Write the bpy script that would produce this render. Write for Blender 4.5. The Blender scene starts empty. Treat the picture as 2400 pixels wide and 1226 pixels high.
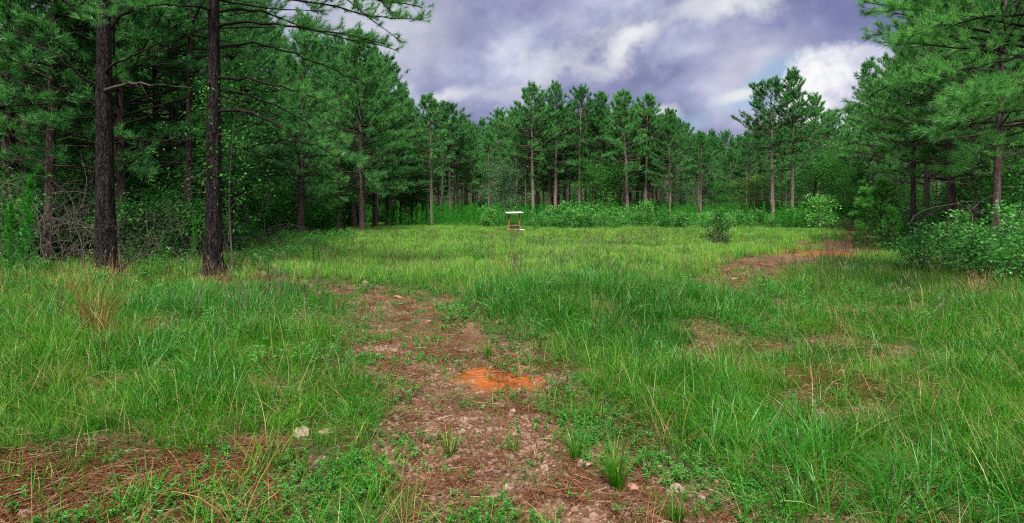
import bpy, math, random
import numpy as np

# ------------------------------------------------------------------ camera, sky, sun, exposure
SC = bpy.context.scene
COL = SC.collection
F_PX, CX, HY, EYE = 1333.0, 1200.0, 490.0, 1.6      # photograph pixels (2400 wide), eye height in metres
cam = bpy.data.cameras.new('camera')
cam.sensor_width = 36.0
cam.lens = 36.0 * F_PX / 2400.0
cam.shift_y = -(613.0 - HY) / 2400.0
cam.clip_start, cam.clip_end = 0.1, 3000.0
cam_o = bpy.data.objects.new('camera', cam)
COL.objects.link(cam_o)
cam_o.location = (0, 0, EYE)
cam_o.rotation_euler = (math.radians(90), 0, 0)
SC.camera = cam_o

SUN_EL, SUN_AZ = 60.0, 186.0       # degrees; azimuth clockwise from +Y (behind the camera, slightly to its left)
EXPOSURE = 2.6
world = bpy.data.worlds.new('World')
SC.world = world
world.use_nodes = True


def build_sky():
    nt = world.node_tree
    N, L = nt.nodes, nt.links
    N.clear()
    out = N.new('ShaderNodeOutputWorld')
    bg = N.new('ShaderNodeBackground')
    bg.inputs['Strength'].default_value = 0.1
    L.new(bg.outputs[0], out.inputs[0])
    sky = N.new('ShaderNodeTexSky')
    sky.sky_type = 'NISHITA'
    sky.sun_disc = False
    sky.sun_elevation = math.radians(SUN_EL)
    sky.sun_rotation = math.radians(SUN_AZ)
    tc = N.new('ShaderNodeTexCoord')
    D = tc.outputs['Generated']

    def vm(op, a, b=None, s=None):
        n = N.new('ShaderNodeVectorMath'); n.operation = op
        for k, v in ((0, a), (1, b)):
            if v is None: continue
            if isinstance(v, tuple): n.inputs[k].default_value = v
            else: L.new(v, n.inputs[k])
        if s is not None: n.inputs['Scale'].default_value = s
        return n.outputs['Value'] if op in ('LENGTH', 'DOT_PRODUCT') else n.outputs['Vector']

    def m(op, a, b=None, c=None, clamp=False):
        n = N.new('ShaderNodeMath'); n.operation = op; n.use_clamp = clamp
        for k, v in ((0, a), (1, b), (2, c)):
            if v is None: continue
            if isinstance(v, (int, float)): n.inputs[k].default_value = v
            else: L.new(v, n.inputs[k])
        return n.outputs[0]

    def smooth(v, a, b, lo=0.0, hi=1.0):
        n = N.new('ShaderNodeMapRange'); n.interpolation_type = 'SMOOTHSTEP'
        L.new(v, n.inputs[0])
        for k, x in ((1, a), (2, b), (3, lo), (4, hi)): n.inputs[k].default_value = x
        return n.outputs[0]

    def noise(vec, scale, detail, rough=0.55, dist=0.0):
        n = N.new('ShaderNodeTexNoise')
        L.new(vec, n.inputs['Vector'])
        n.inputs['Scale'].default_value = scale
        n.inputs['Detail'].default_value = detail
        n.inputs['Roughness'].default_value = rough
        n.inputs['Distortion'].default_value = dist
        return n

    def mix(f, a, b):
        n = N.new('ShaderNodeMix'); n.data_type = 'RGBA'
        if isinstance(f, (int, float)): n.inputs[0].default_value = f
        else: L.new(f, n.inputs[0])
        for k, v in ((6, a), (7, b)):
            if isinstance(v, tuple): n.inputs[k].default_value = (*v, 1)
            else: L.new(v, n.inputs[k])
        return n.outputs[2]

    sep = N.new('ShaderNodeSeparateXYZ'); L.new(D, sep.inputs[0])
    zc = m('ADD', m('MAXIMUM', sep.outputs[2], 0.0), 0.16)
    comb = N.new('ShaderNodeCombineXYZ')
    L.new(m('DIVIDE', sep.outputs[0], zc), comb.inputs[0])
    L.new(m('DIVIDE', sep.outputs[1], zc), comb.inputs[1])
    mp = N.new('ShaderNodeMapping'); L.new(comb.outputs[0], mp.inputs[0])
    mp.inputs['Rotation'].default_value = (0, 0, math.radians(-24))
    mp.inputs['Scale'].default_value = (0.62, 1.0, 1.0)
    mp.inputs['Location'].default_value = (3.1, 0.7, 0)
    deck = mp.outputs[0]
    sk = N.new('ShaderNodeMapping'); L.new(D, sk.inputs[0]); sk.inputs['Rotation'].default_value = (0, math.radians(20), 0)
    sk2 = N.new('ShaderNodeMapping'); L.new(sk.outputs[0], sk2.inputs[0]); sk2.inputs['Scale'].default_value = (1.0, 1.0, 2.3)
    sk3 = N.new('ShaderNodeMapping'); L.new(sk.outputs[0], sk3.inputs[0]); sk3.inputs['Scale'].default_value = (1.0, 1.0, 1.45)
    n1 = noise(deck, 0.55, 6, 0.48, 0.3).outputs['Fac']
    n2 = noise(sk3.outputs[0], 5.2, 8, 0.57, 0.1).outputs['Fac']
    n3 = noise(D, 3.2, 3, 0.5).outputs['Fac']
    n4 = noise(sk2.outputs[0], 2.8, 7, 0.50, 0.1).outputs['Fac']
    t = m('ADD', m('ADD', m('MULTIPLY', n1, 0.14), m('MULTIPLY', n2, 0.46)), m('MULTIPLY', n4, 0.40))
    ramp = N.new('ShaderNodeValToRGB'); L.new(t, ramp.inputs[0])
    e = ramp.color_ramp.elements
    e[0].position, e[0].color = 0.37, (0.145, 0.17, 0.35, 1)
    e[1].position, e[1].color = 0.64, (0.84, 0.86, 0.92, 1)
    for p, c in ((0.45, (0.235, 0.255, 0.45, 1)), (0.515, (0.39, 0.42, 0.62, 1)), (0.57, (0.60, 0.63, 0.79, 1))):
        x = e.new(p); x.color = c
    cloud = mix(smooth(n3, 0.46, 0.70, 0.0, 0.3), ramp.outputs[0], (0.40, 0.35, 0.53))
    # breaks in the deck: soft clouds with a place of their own in the sky
    wob = vm('SUBTRACT', noise(D, 9.0, 6, 0.6).outputs['Color'], (0.5, 0.5, 0.5))

    def patch(px, py, rx, ry, rot, amp, inner, outer):
        c = np.array([(px - CX) / F_PX, 1.0, (HY - py) / F_PX]); c /= np.linalg.norm(c)
        v = vm('ADD', vm('SUBTRACT', D, tuple(c)), vm('SCALE', wob, s=amp))
        az = math.atan2(c[0], c[1])
        k = N.new('ShaderNodeMapping'); k.vector_type = 'POINT'
        L.new(v, k.inputs[0]); k.inputs['Rotation'].default_value = (0, 0, az)
        k2 = N.new('ShaderNodeMapping'); L.new(k.outputs[0], k2.inputs[0])
        k2.inputs['Rotation'].default_value = (0, math.radians(rot), 0)
        q = vm('MULTIPLY', k2.outputs[0], (1 / rx, 0.4, 1 / ry))
        return smooth(vm('LENGTH', q), inner, outer, 1.0, 0.0)
    dim = m('MAXIMUM', patch(1900, 70, .16, .07, 20, .2, .0, 1.2), m('MULTIPLY', patch(1080, 60, .16, .06, 15, .2, .0, 1.2), 0.6))
    dim = m('MAXIMUM', dim, m('MULTIPLY', patch(1010, 175, .12, .03, 5, .15, .0, 1.2), 0.6))
    cloud = mix(m('MULTIPLY', dim, 0.7), cloud, (0.17, 0.18, 0.39))
    blue = m('MAXIMUM', patch(1815, 195, .10, .034, 25, .10, .35, 1.1), m('MULTIPLY', patch(1600, 285, .08, .034, 25, .12, .2, 1.1), 0.6))
    col = mix(m('MULTIPLY', blue, 0.85), cloud, vm('SCALE', sky.outputs[0], s=0.135))
    soft = m('MULTIPLY', patch(1330, 165, .24, .042, 17, .26, .0, 1.25), 0.5)
    soft = m('MAXIMUM', soft, m('MULTIPLY', patch(1480, 112, .075, .030, 18, .15, .0, 1.15), 1.0))
    soft = m('MAXIMUM', soft, m('MULTIPLY', patch(1700, 0, .13, .05, 12, .2, .0, 1.25), 0.9))
    soft = m('MAXIMUM', soft, m('MULTIPLY', patch(1065, 222, .06, .028, 8, .16, .0, 1.15), 0.75))
    soft = m('MAXIMUM', soft, m('MULTIPLY', patch(880, 60, .16, .12, 0, .12, .1, 1.2), 0.55))
    soft = m('MAXIMUM', soft, m('MULTIPLY', patch(1740, 222, .05, .014, 10, .06, .2, 1.1), 0.9))
    soft = m('MAXIMUM', soft, m('MULTIPLY', patch(1560, 262, .03, .02, 10, .07, .1, 1.1), 0.75))
    col = mix(soft, col, (0.83, 0.85, 0.87))
    cum = m('MAXIMUM', patch(1955, 228, .10, .090, 0, .10, .78, .98), patch(2030, 300, .10, .10, 0, .07, .6, 1.1))
    puff = mix(smooth(noise(D, 14.0, 5, 0.6).outputs['Fac'], 0.38, 0.62), (0.62, 0.63, 0.78), (0.96, 0.97, 0.97))
    col = mix(cum, col, puff)
    # strength 0.1 with the exposure above: bring the cloud colours to what the film shows
    col = vm('SCALE', col, s=10.0 / (2 ** EXPOSURE))
    L.new(col, bg.inputs['Color'])


build_sky()
sun = bpy.data.lights.new('sun', 'SUN')
sun.energy = 1.5
sun.angle = math.radians(22)
sun.color = (1.0, 0.965, 0.91)
sun_o = bpy.data.objects.new('sun', sun)
COL.objects.link(sun_o)
sun_o.rotation_euler = (math.radians(90 - SUN_EL), 0, math.radians(180 - SUN_AZ))
SC.view_settings.view_transform = 'Standard'
SC.view_settings.look = 'None'
SC.view_settings.gamma = 1.0
SC.view_settings.use_curve_mapping = False
SC.view_settings.exposure = EXPOSURE
SC.render.engine = 'CYCLES'
SC.cycles.use_denoising = False
SC.cycles.filter_width = 1.15
SC.cycles.max_bounces = 5
SC.cycles.diffuse_bounces = 3
SC.cycles.transmission_bounces = 3
SC.cycles.glossy_bounces = 2
SC.cycles.transparent_max_bounces = 4

# ------------------------------------------------------------------ small maths
RNG = np.random.default_rng(11)
random.seed(11)


def gx(px, Y): return (px - CX) / F_PX * Y
def gy(py): return EYE * F_PX / (py - HY)
def gz(py, Y): return EYE - (py - HY) / F_PX * Y
def P3(px, py, Y): return np.array([gx(px, Y), Y, gz(py, Y)])
def G(px, py): return np.array([gx(px, gy(py)), gy(py)])


def _hash(ix, iy, s):
    h = (ix.astype(np.int64) * 374761393 + iy.astype(np.int64) * 668265263 + s * 1442695041) & 0xFFFFFFFF
    h = ((h ^ (h >> 13)) * 1274126177) & 0xFFFFFFFF
    return ((h ^ (h >> 16)) & 0xFFFFFF) / float(0xFFFFFF)


def vnoise(x, y, s=0):
    ix, iy = np.floor(x), np.floor(y)
    fx, fy = x - ix, y - iy
    fx, fy = fx * fx * (3 - 2 * fx), fy * fy * (3 - 2 * fy)
    a, b = _hash(ix, iy, s), _hash(ix + 1, iy, s)
    c, d = _hash(ix, iy + 1, s), _hash(ix + 1, iy + 1, s)
    return (a * (1 - fx) + b * fx) * (1 - fy) + (c * (1 - fx) + d * fx) * fy


def fbm(x, y, f=1.0, o=4, s=0):
    t, a, n = 0, 0.5, 0
    for k in range(o):
        t = t + a * vnoise(x * f + 17.3 * k, y * f - 9.1 * k, s + k); n += a; a *= 0.5; f *= 2.03
    return t / n


def sstep(v, a, b):
    t = np.clip((v - a) / (b - a), 0, 1)
    return t * t * (3 - 2 * t)


def norm(v): return v / np.maximum(np.linalg.norm(v, axis=-1, keepdims=True), 1e-9)

# ------------------------------------------------------------------ the lie of the land
def seg_mask(x, y, pts, widths):
    """closeness (1 on the line, 0 at the width) to a polyline on the ground"""
    best = np.zeros_like(x)
    for (a, b, wa, wb) in zip(pts[:-1], pts[1:], widths[:-1], widths[1:]):
        a, b = np.asarray(a, float), np.asarray(b, float)
        d = b - a
        t = np.clip(((x - a[0]) * d[0] + (y - a[1]) * d[1]) / (d @ d), 0, 1)
        q = np.hypot(x - a[0] - t * d[0], y - a[1] - t * d[1]) / (wa + (wb - wa) * t)
        best = np.maximum(best, 1 - q)
    return best


def blob(x, y, c, rx, ry, rot=0.0):
    dx, dy = x - c[0], y - c[1]
    ca, sa = math.cos(rot), math.sin(rot)
    return 1 - np.hypot((dx * ca + dy * sa) / rx, (-dx * sa + dy * ca) / ry)


TRACK_A = [(1.0, 1.2), G(1530, 1226), G(1180, 1020), G(1130, 880), G(1010, 770), G(900, 700), G(720, 665), G(500, 655), G(330, 655)]
TRACK_W = [0.75, 0.75, 1.15, 1.05, 1.3, 1.25, 1.0, 1.1, 0.9]
TRACK_B = [G(1690, 680), G(1740, 650), G(1860, 612), G(1960, 590), G(2040, 560), G(2050, 540)]
TRACK_BW = [1.0, 1.4, 1.4, 2.2, 2.6, 2.6]


def masks(x, y):
    """bare soil, orange clay, pine straw and forest floor, each 0..1, as functions of the place"""
    w = (fbm(x, y, 1.1, 4, 3) - 0.5) * 1.5
    w2 = (fbm(x, y, 3.3, 3, 8) - 0.5) * 0.8
    bare = sstep(seg_mask(x, y, TRACK_A, TRACK_W) + w * 0.8 + w2, 0.06, 0.42)
    bare = np.maximum(bare, sstep(seg_mask(x, y, TRACK_B, TRACK_BW) + w * .9 + w2 * 1.3, 0.0, 0.42))
    for c, rx, ry, k in ((G(1990, 880), .6, .5, .35), (G(940, 760), 1.2, 1.1, .75), (G(2200, 655), 1.2, .6, .9),
                         (G(1780, 685), 1.3, 1.0, .8), (G(1180, 760), .9, .7, .6)):
        bare = np.maximum(bare, k * sstep(blob(x, y, c, rx, ry) + w + w2, 0.1, 0.6))
    straw = sstep(blob(x, y, (-2.5, 3.1), 1.7, 0.85, 0.1) + w * 0.7 + w2, 0.05, 0.5)
    straw = np.maximum(straw, sstep(blob(x, y, (-8.6, 13.6), 4.5, 1.3) + w, 0.1, 0.5))
    straw = np.maximum(straw, 0.8 * sstep(blob(x, y, G(1990, 880), .8, .7) + w, 0.1, 0.6))
    clay = sstep(blob(x, y, G(1165, 862), .66, .42, -0.5) + w * .8 + w2 * 1.0, 0.05, 0.75)
    clay = np.maximum(clay, .55 * sstep(blob(x, y, G(1060, 742), .45, .2) + w * .8 + w2 * .8, 0.1, 0.8))
    clay = np.maximum(clay, .85 * sstep(blob(x, y, G(1930, 596), 4.0, 2.8) + w * .8 + w2, 0.05, 0.6))
    clay = np.maximum(clay, .6 * sstep(blob(x, y, G(2050, 545), 4.0, 3.0) + w * .7, 0.05, 0.6))
    edge_l = -9.0 - np.clip((y - 14) * 0.14, 0, 4.2) + (fbm(x, y, .35, 3, 31) - .5) * 3
    edge_r = 12.8 + np.clip((y - 14) * 0.33, 0, 40) + (fbm(x, y, .35, 3, 32) - .5) * 3
    far = 57 + (fbm(x, y, .15, 2, 33) - .5) * 6
    forest = np.maximum(sstep(edge_l - x, 0, 2.5) * sstep(y, 10, 13), np.maximum(sstep(x - edge_r, 0, 2.5) * sstep(y, 9, 12), sstep(y, far, far + 3)))
    return bare, clay, straw, forest


def short_zone(x, y):
    """where only low growth stands: the front of the track and its rims"""
    q = (fbm(x, y, 1.4, 4, 41) - .5) * 1.5
    a = sstep(blob(x, y, (-1.35, 2.5), 2.9, 2.0, .12) + q * .7, 0.0, .35)
    return np.maximum(a, sstep(seg_mask(x, y, TRACK_A, [w * 1.45 for w in TRACK_W]) + q * .6, 0.02, .35))


def ground_z(x, y):
    z = (fbm(x, y, .16, 3, 50) - .5) * .30 + (fbm(x, y, .9, 3, 51) - .5) * .07
    z = z * sstep(np.hypot(x, y), 0.5, 5.0)
    z = z + .30 * sstep(blob(x, y, (1.5, 9.3), 3.4, 2.6, -0.25), 0, .8)
    bare = sstep(seg_mask(x, y, TRACK_A, TRACK_W), 0, .6)
    return z - .05 * bare


def gz_at(x, y): return float(ground_z(np.array([float(x)]), np.array([float(y)]))[0])

# ------------------------------------------------------------------ meshes
def make_mesh(name, V, F, mat=None, smooth=False, **attrs):
    """one mesh from arrays: V (n,3), F (m,3) or (m,4) or a list of such arrays"""
    me = bpy.data.meshes.new(name)
    Fs = F if isinstance(F, list) else [F]
    Fs = [f for f in Fs if len(f)]
    V = np.asarray(V, np.float32)
    me.vertices.add(len(V)); me.vertices.foreach_set('co', V.ravel())
    tot = np.concatenate([np.full(len(f), f.shape[1], np.int32) for f in Fs])
    idx = np.concatenate([np.asarray(f, np.int32).ravel() for f in Fs])
    me.loops.add(len(idx)); me.loops.foreach_set('vertex_index', idx)
    me.polygons.add(len(tot))
    me.polygons.foreach_set('loop_start', (np.cumsum(tot) - tot).astype(np.int32))
    me.polygons.foreach_set('loop_total', tot)
    for k, a in attrs.items():
        a = np.asarray(a, np.float32)
        if a.ndim == 2:
            at = me.attributes.new(k, 'FLOAT_COLOR', 'POINT')
            at.data.foreach_set('color', np.ascontiguousarray(a).ravel())
        else:
            at = me.attributes.new(k, 'FLOAT', 'POINT'); at.data.foreach_set('value', a)
    me.polygons.foreach_set('use_smooth', np.full(len(tot), smooth))
    me.update(calc_edges=True)
    if mat: me.materials.append(mat)
    return me


def link(name, me, parent=None, loc=None, rot=None):
    o = bpy.data.objects.new(name, me)
    COL.objects.link(o)
    if parent: o.parent = parent
    if loc is not None: o.location = tuple(float(q) for q in loc)
    if rot is not None: o.rotation_euler = rot
    return o


def tag(o, label=None, cat=None, group=None, kind=None):
    for k, v in (('label', label), ('category', cat), ('group', group), ('kind', kind)):
        if v: o[k] = v
    return o


def thing(name, label, cat, loc, rz=0.0, group=None, scale=None):
    o = link(name, None, loc=loc, rot=(0, 0, rz))
    if scale is not None: o.scale = scale if isinstance(scale, tuple) else (scale,) * 3
    return tag(o, label, cat, group)


class Buf:
    """collects arrays of vertices, faces and a per-vertex tint"""
    def __init__(s): s.V, s.F, s.T, s.n = [], [], [], 0
    def add(s, V, F, T=None):
        V = np.asarray(V, float).reshape(-1, 3); F = np.asarray(F, np.int64)
        s.V.append(V); s.F.append(F + s.n); s.T.append(np.zeros(len(V)) if T is None else np.broadcast_to(T, (len(V),))); s.n += len(V)
    def mesh(s, name, mat, smooth=False):
        by = {}
        for f in s.F: by.setdefault(f.shape[1], []).append(f)
        return make_mesh(name, np.concatenate(s.V), [np.concatenate(v) for v in by.values()], mat, smooth, tint=np.concatenate(s.T))


def tubes(Pn, R, sides=5, caps=False):
    """Pn (n,k,3) centre lines, R (n,k) radii -> vertices and quads"""
    Pn = np.asarray(Pn, float); R = np.asarray(R, float)
    n, k, _ = Pn.shape
    tan = np.empty_like(Pn)
    tan[:, 1:-1] = Pn[:, 2:] - Pn[:, :-2]; tan[:, 0] = Pn[:, 1] - Pn[:, 0]; tan[:, -1] = Pn[:, -1] - Pn[:, -2]
    tan = norm(tan)
    d = norm(Pn[:, -1] - Pn[:, 0])
    ref = np.where(np.abs(d[:, 2:3]) > .8, np.array([[1., 0, 0]]), np.array([[0, 0, 1.]]))
    u = norm(ref[:, None, :] - tan * np.sum(tan * ref[:, None, :], -1, keepdims=True))
    v = np.cross(tan, u)
    a = np.linspace(0, 2 * np.pi, sides, endpoint=False)
    V = Pn[:, :, None, :] + R[:, :, None, None] * (np.cos(a)[None, None, :, None] * u[:, :, None, :] + np.sin(a)[None, None, :, None] * v[:, :, None, :])
    i = np.arange(n)[:, None, None] * k * sides
    j = np.arange(k - 1)[None, :, None] * sides
    q = np.arange(sides)[None, None, :]; q2 = (q + 1) % sides
    F = np.stack([i + j + q, i + j + q2, i + j + sides + q2, i + j + sides + q], -1).reshape(-1, 4)
    return V.reshape(-1, 3), F


def perp(d, rng):
    r = rng.normal(size=d.shape)
    return norm(r - d * np.sum(r * d, -1, keepdims=True))


def needle_tufts(base, axis, per, ln, wd, rng, spread=(10, 64), shoot=.12, droop=.06):
    """brushes of needles: (n,3) tips of shoots, (n,3) directions -> triangles and tint"""
    n = len(base)
    b = np.repeat(base, per, 0); a = np.repeat(norm(axis), per, 0)
    th = np.radians(rng.uniform(spread[0], spread[1], n * per))[:, None]
    d = norm(a * np.cos(th) + perp(a, rng) * np.sin(th))
    o = b - a * (rng.random(n * per) ** 1.3 * shoot)[:, None]
    L = (ln * rng.uniform(.7, 1.12, n * per))[:, None]
    tip = o + d * L; tip[:, 2] -= droop * L[:, 0] * rng.random(n * per)
    s = perp(d, rng) * wd * .5
    V = np.stack([o - s, o + s, tip], 1).reshape(-1, 3)
    T = np.repeat(np.repeat(sstep(rng.random(n), .1, .9), per) * .78 + rng.random(n * per) * .22, 3)
    return V, np.arange(len(V)).reshape(-1, 3), T


def bend(p0, d, L, k, rng, up=0.0, wander=.06):
    """a wandering centre line of k points; up > 0 turns the tip upwards, < 0 lets it hang"""
    pts = [np.asarray(p0, float)]
    d = norm(np.asarray(d, float))
    for i in range(k - 1):
        d = norm(d + np.array([0, 0, up / (k - 1)]) + rng.normal(size=3) * wander)
        pts.append(pts[-1] + d * L / (k - 1))
    return np.array(pts)


def bark_trunk(buf, H, r0, rng, sides=10, k=14, lean=(0, 0), flare=.35, rough=0.0, top=.06, sway=.05):
    t = np.linspace(0, 1, k) ** 1.15
    ph = rng.uniform(0, 6.28, 2)
    c = np.stack([lean[0] * t * H + sway * np.sin(t * 5 + ph[0]) * t, lean[1] * t * H + sway * np.sin(t * 4 + ph[1]) * t, t * H], -1)
    r = r0 * ((1 - t) ** .85 * (1 - top) + top) * (1 + flare * np.exp(-t * H / .35))
    c[0, 2] = -.15
    V, F = tubes(c[None], r[None], sides)
    if rough:
        V = V.reshape(k, sides, 3)
        for i in range(k):
            a = np.arange(sides)
            ridge = np.abs(vnoise(a * 9.0 / sides * 3 + 50, np.full(sides, t[i] * H * 1.6), 5) - .5) * 2
            ridge2 = vnoise(a * 31.0 / sides * 3, np.full(sides, t[i] * H * 4.5), 6)
            rad = V[i] - c[i]
            V[i] = c[i] + rad * (1 + rough * (ridge - .4) + rough * .6 * (ridge2 - .5))[:, None]
        V = V.reshape(-1, 3)
    buf.add(V, F, 0.0)
    return lambda h: np.array([np.interp(h, c[:, 2], c[:, 0]), np.interp(h, c[:, 2], c[:, 1]), h]), lambda h: float(np.interp(h, c[:, 2], r))


def leafy_shoots(branch, rng, wood, tuftlist, dens=6.0, s0=.28, twig=.5, hang=-.05, r=.006):
    """side shoots on one limb; each shoot ends in needle brushes (appended to tuftlist as base, axis)"""
    seg = np.linalg.norm(np.diff(branch, axis=0), axis=1).sum()
    n = max(3, int(seg * dens))
    s = s0 + (1 - s0) * rng.random(n) ** .8
    k = len(branch)
    f = s * (k - 1); i = np.minimum(f.astype(int), k - 2); fr = (f - i)[:, None]
    p = branch[i] * (1 - fr) + branch[i + 1] * fr
    d = norm(branch[i + 1] - branch[i])
    side = norm(np.cross(d, np.array([0, 0, 1.])) + 1e-6) * rng.choice([-1., 1.], n)[:, None]
    ax = norm(d * rng.uniform(.35, 1.0, n)[:, None] + side * rng.uniform(.25, 1.0, n)[:, None] + np.array([0, 0, 1.]) * rng.uniform(-hang, .85, n)[:, None])
    L = twig * rng.uniform(.5, 1.2, n) * (1.15 - .6 * s)
    tip = p + ax * L[:, None]; tip[:, 2] += .05 * L
    mid = p + ax * (L * .5)[:, None]
    if wood is not None and r > 0:
        V, F = tubes(np.stack([p, mid, tip], 1), np.repeat([[r, r * .8, r * .45]], n, 0), 3)
        wood.add(V, F, .3)
    tuftlist.append((tip, norm(ax + np.array([0, 0, .45]))))
    extra = rng.random(n) < .6
    tuftlist.append((p[extra] + ax[extra] * (L[extra] * rng.uniform(.45, .75, extra.sum()))[:, None], norm(ax[extra] + side[extra] * .5)))
    tuftlist.append((branch[-1:], norm(branch[-1:] - branch[-2:-1])))


def pine(seed, H, hb, R, r0, per=14, nl=.22, nw=.02, whorl=.55, nb=4, dens=5.0, twig=.5, sides=8, dead=10, lean=(0, 0), low_up=-.05, shape=.8, twig_r=.008, rise=0.0):
    """loblolly pine: returns wood and needle buffers"""
    rng = np.random.default_rng(seed)
    wood, nd, tl = Buf(), Buf(), []
    at, rad = bark_trunk(wood, H, r0, rng, sides, 16, lean)
    h = hb; az = rng.random() * 6.28
    while h < H - .25:
        t = (h - hb) / (H - hb)
        for b in range(nb + (rng.random() < .5)):
            az += 2.4 + rng.normal() * .35
            prof = (1 - t) ** shape * min(1, .55 + t * 2.2) + .10
            L = R * prof * rng.uniform(.65, 1.15)
            el = math.radians(-4 + rise + (62 - rise) * t ** 1.2 + rng.normal() * 9)
            d = np.array([math.cos(az) * math.cos(el), math.sin(az) * math.cos(el), math.sin(el)])
            hh = min(h + rng.uniform(-.2, .2), H - .15)
            br = bend(at(hh), d, L, 6, rng, up=low_up + .35 * t + .15, wander=.07)
            rb = min(.045, .012 + .010 * L) * (1.1 - .5 * t)
            V, F = tubes(br[None], (rb * np.linspace(1, .25, 6))[None], 4)
            wood.add(V, F, .15)
            leafy_shoots(br, rng, wood, tl, dens * (1 + .5 * t), .22 if t > .3 else .35, twig * (.7 + .3 * (1 - t)), r=twig_r)
        h += whorl * rng.uniform(.75, 1.2) * (1 - .35 * t)
    tl.append((np.array([at(H - .02)]), np.array([[0, 0, 1.]])))
    for i in range(dead):
        hh = rng.uniform(max(1.0, hb * .3), hb + 1.0); a = rng.random() * 6.28
        d = np.array([math.cos(a), math.sin(a), rng.uniform(-.25, .35)])
        br = bend(at(hh), d, rng.uniform(.5, 1.7), 5, rng, up=rng.uniform(-.3, .2), wander=.14)
        V, F = tubes(br[None], (.014 * np.linspace(1, .3, 5))[None], 3); wood.add(V, F, .7)
    B = np.concatenate([q[0] for q in tl]); A = np.concatenate([q[1] for q in tl])
    V, F, T = needle_tufts(B, A, per, nl, nw, rng)
    nd.add(V, F, T)
    return wood, nd


LEAF = {
    'lance': (np.array([[0, 0, 0], [.13, .4, .06], [0, 1, -.12], [-.13, .4, .06]]), np.array([[0, 1, 2], [0, 2, 3]])),
    'oval': (np.array([[0, 0, 0], [.30, .35, .05], [.22, .75, .03], [0, 1, -.06], [-.22, .75, .03], [-.30, .35, .05]]), np.array([[0, 1, 2], [0, 2, 3], [0, 3, 4], [0, 4, 5]])),
    'diamond': (np.array([[0, 0, 0], [.33, .5, .05], [0, 1, -.05], [-.33, .5, .05]]), np.array([[0, 1, 2], [0, 2, 3]])),
    'star': (np.array([[0, .12, 0], [.52, .02, .02], [.20, .30, .04], [.58, .55, -.03], [.18, .52, .04], [0, 1.05, -.06], [-.18, .52, .04], [-.58, .55, -.03], [-.20, .30, .04], [-.52, .02, .02]]),
             np.array([[0, 1, 2], [2, 3, 4], [4, 5, 6], [6, 7, 8], [8, 9, 0], [0, 2, 4], [0, 4, 6], [0, 6, 8]])),
}


def leaves(pos, dirs, size, kind, rng, flat=.6):
    """leaf blades at pos growing along dirs"""
    tv, tf = LEAF[kind]
    n = len(pos)
    y = norm(dirs)
    up = norm(rng.normal(size=(n, 3)) * (1 - flat) + np.array([0, 0, 1.]) * flat)
    z = norm(up - y * np.sum(up * y, -1, keepdims=True)); x = np.cross(y, z)
    s = (size * rng.uniform(.65, 1.2, n))[:, None, None]
    V = pos[:, None, :] + s * (tv[None, :, 0:1] * x[:, None] + tv[None, :, 1:2] * y[:, None] + tv[None, :, 2:3] * z[:, None])
    Fx = (np.arange(n)[:, None, None] * len(tv) + tf[None]).reshape(-1, 3)
    return V.reshape(-1, 3), Fx, np.repeat(rng.random(n), len(tv))


def broadleaf(seed, H, R, hb, r0, nleaf, size, kind='diamond', nbr=26, stems=1, flat=.6, clump=.35, up=.5, low=0.0):
    """broadleaf tree or shrub: limbs, twigs, leaves in clumps at the twig ends"""
    rng = np.random.default_rng(seed)
    wood, lf = Buf(), Buf()
    ends = []
    for s in range(stems):
        if stems == 1:
            at, rad = bark_trunk(wood, H * .9, r0, rng, 7, 10, (rng.normal() * .03, rng.normal() * .03), sway=.15)
            base = [at(hb + (H * .9 - hb) * rng.random() ** .9) for _ in range(nbr)]
        else:
            a = rng.random() * 6.28; sp = rng.uniform(.1, .75)
            st = bend((rng.normal() * .12, rng.normal() * .12, -.05), (math.cos(a) * sp, math.sin(a) * sp, 1), H * rng.uniform(.65, 1.0), 7, rng, 0.1, .1)
            V, F = tubes(st[None], (r0 * np.linspace(1, .3, 7))[None], 4); wood.add(V, F, .4)
            ends.append(st[-1]); ends.append(st[-2])
            base = [st[int(rng.integers(1 if low else 2, 7))] for _ in range(max(2, nbr // stems))]
        for p in base:
            t = (p[2] - hb) / max(.1, H - hb)
            a = rng.random() * 6.28
            L = R * (math.sqrt(max(.05, 1 - (1.6 * t - .65) ** 2)) if stems == 1 else .6) * rng.uniform(.6, 1.1)
            br = bend(p, (math.cos(a), math.sin(a), up * rng.uniform(.2, 1.5)), L, 5, rng, rng.uniform(-.4, .3), .12)
            V, F = tubes(br[None], (r0 * .28 * np.linspace(1, .25, 5))[None], 3); wood.add(V, F, .3)
            for j in (1, 2, 3, 4, 4):
                e = br[j] + rng.normal(size=3) * clump * .7
                ends.append(e)
    ends = np.array(ends)
    idx = rng.integers(0, len(ends), nleaf)
    pos = ends[idx] + rng.normal(size=(nleaf, 3)) * clump * np.array([1, 1, .6])
    pos[:, 2] = np.maximum(pos[:, 2], .05)
    out = pos - np.array([0, 0, H * .45]); d = norm(norm(out) + rng.normal(size=(nleaf, 3)) * .7 + np.array([0, 0, -.25]))
    V, F, T = leaves(pos, d, size, kind, rng, flat)
    T = np.clip(.55 * T + .45 * np.repeat(_hash(idx.astype(float), idx * 3.0, 4), len(LEAF[kind][0])), 0, 1)
    lf.add(V, F, T)
    return wood, lf

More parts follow.
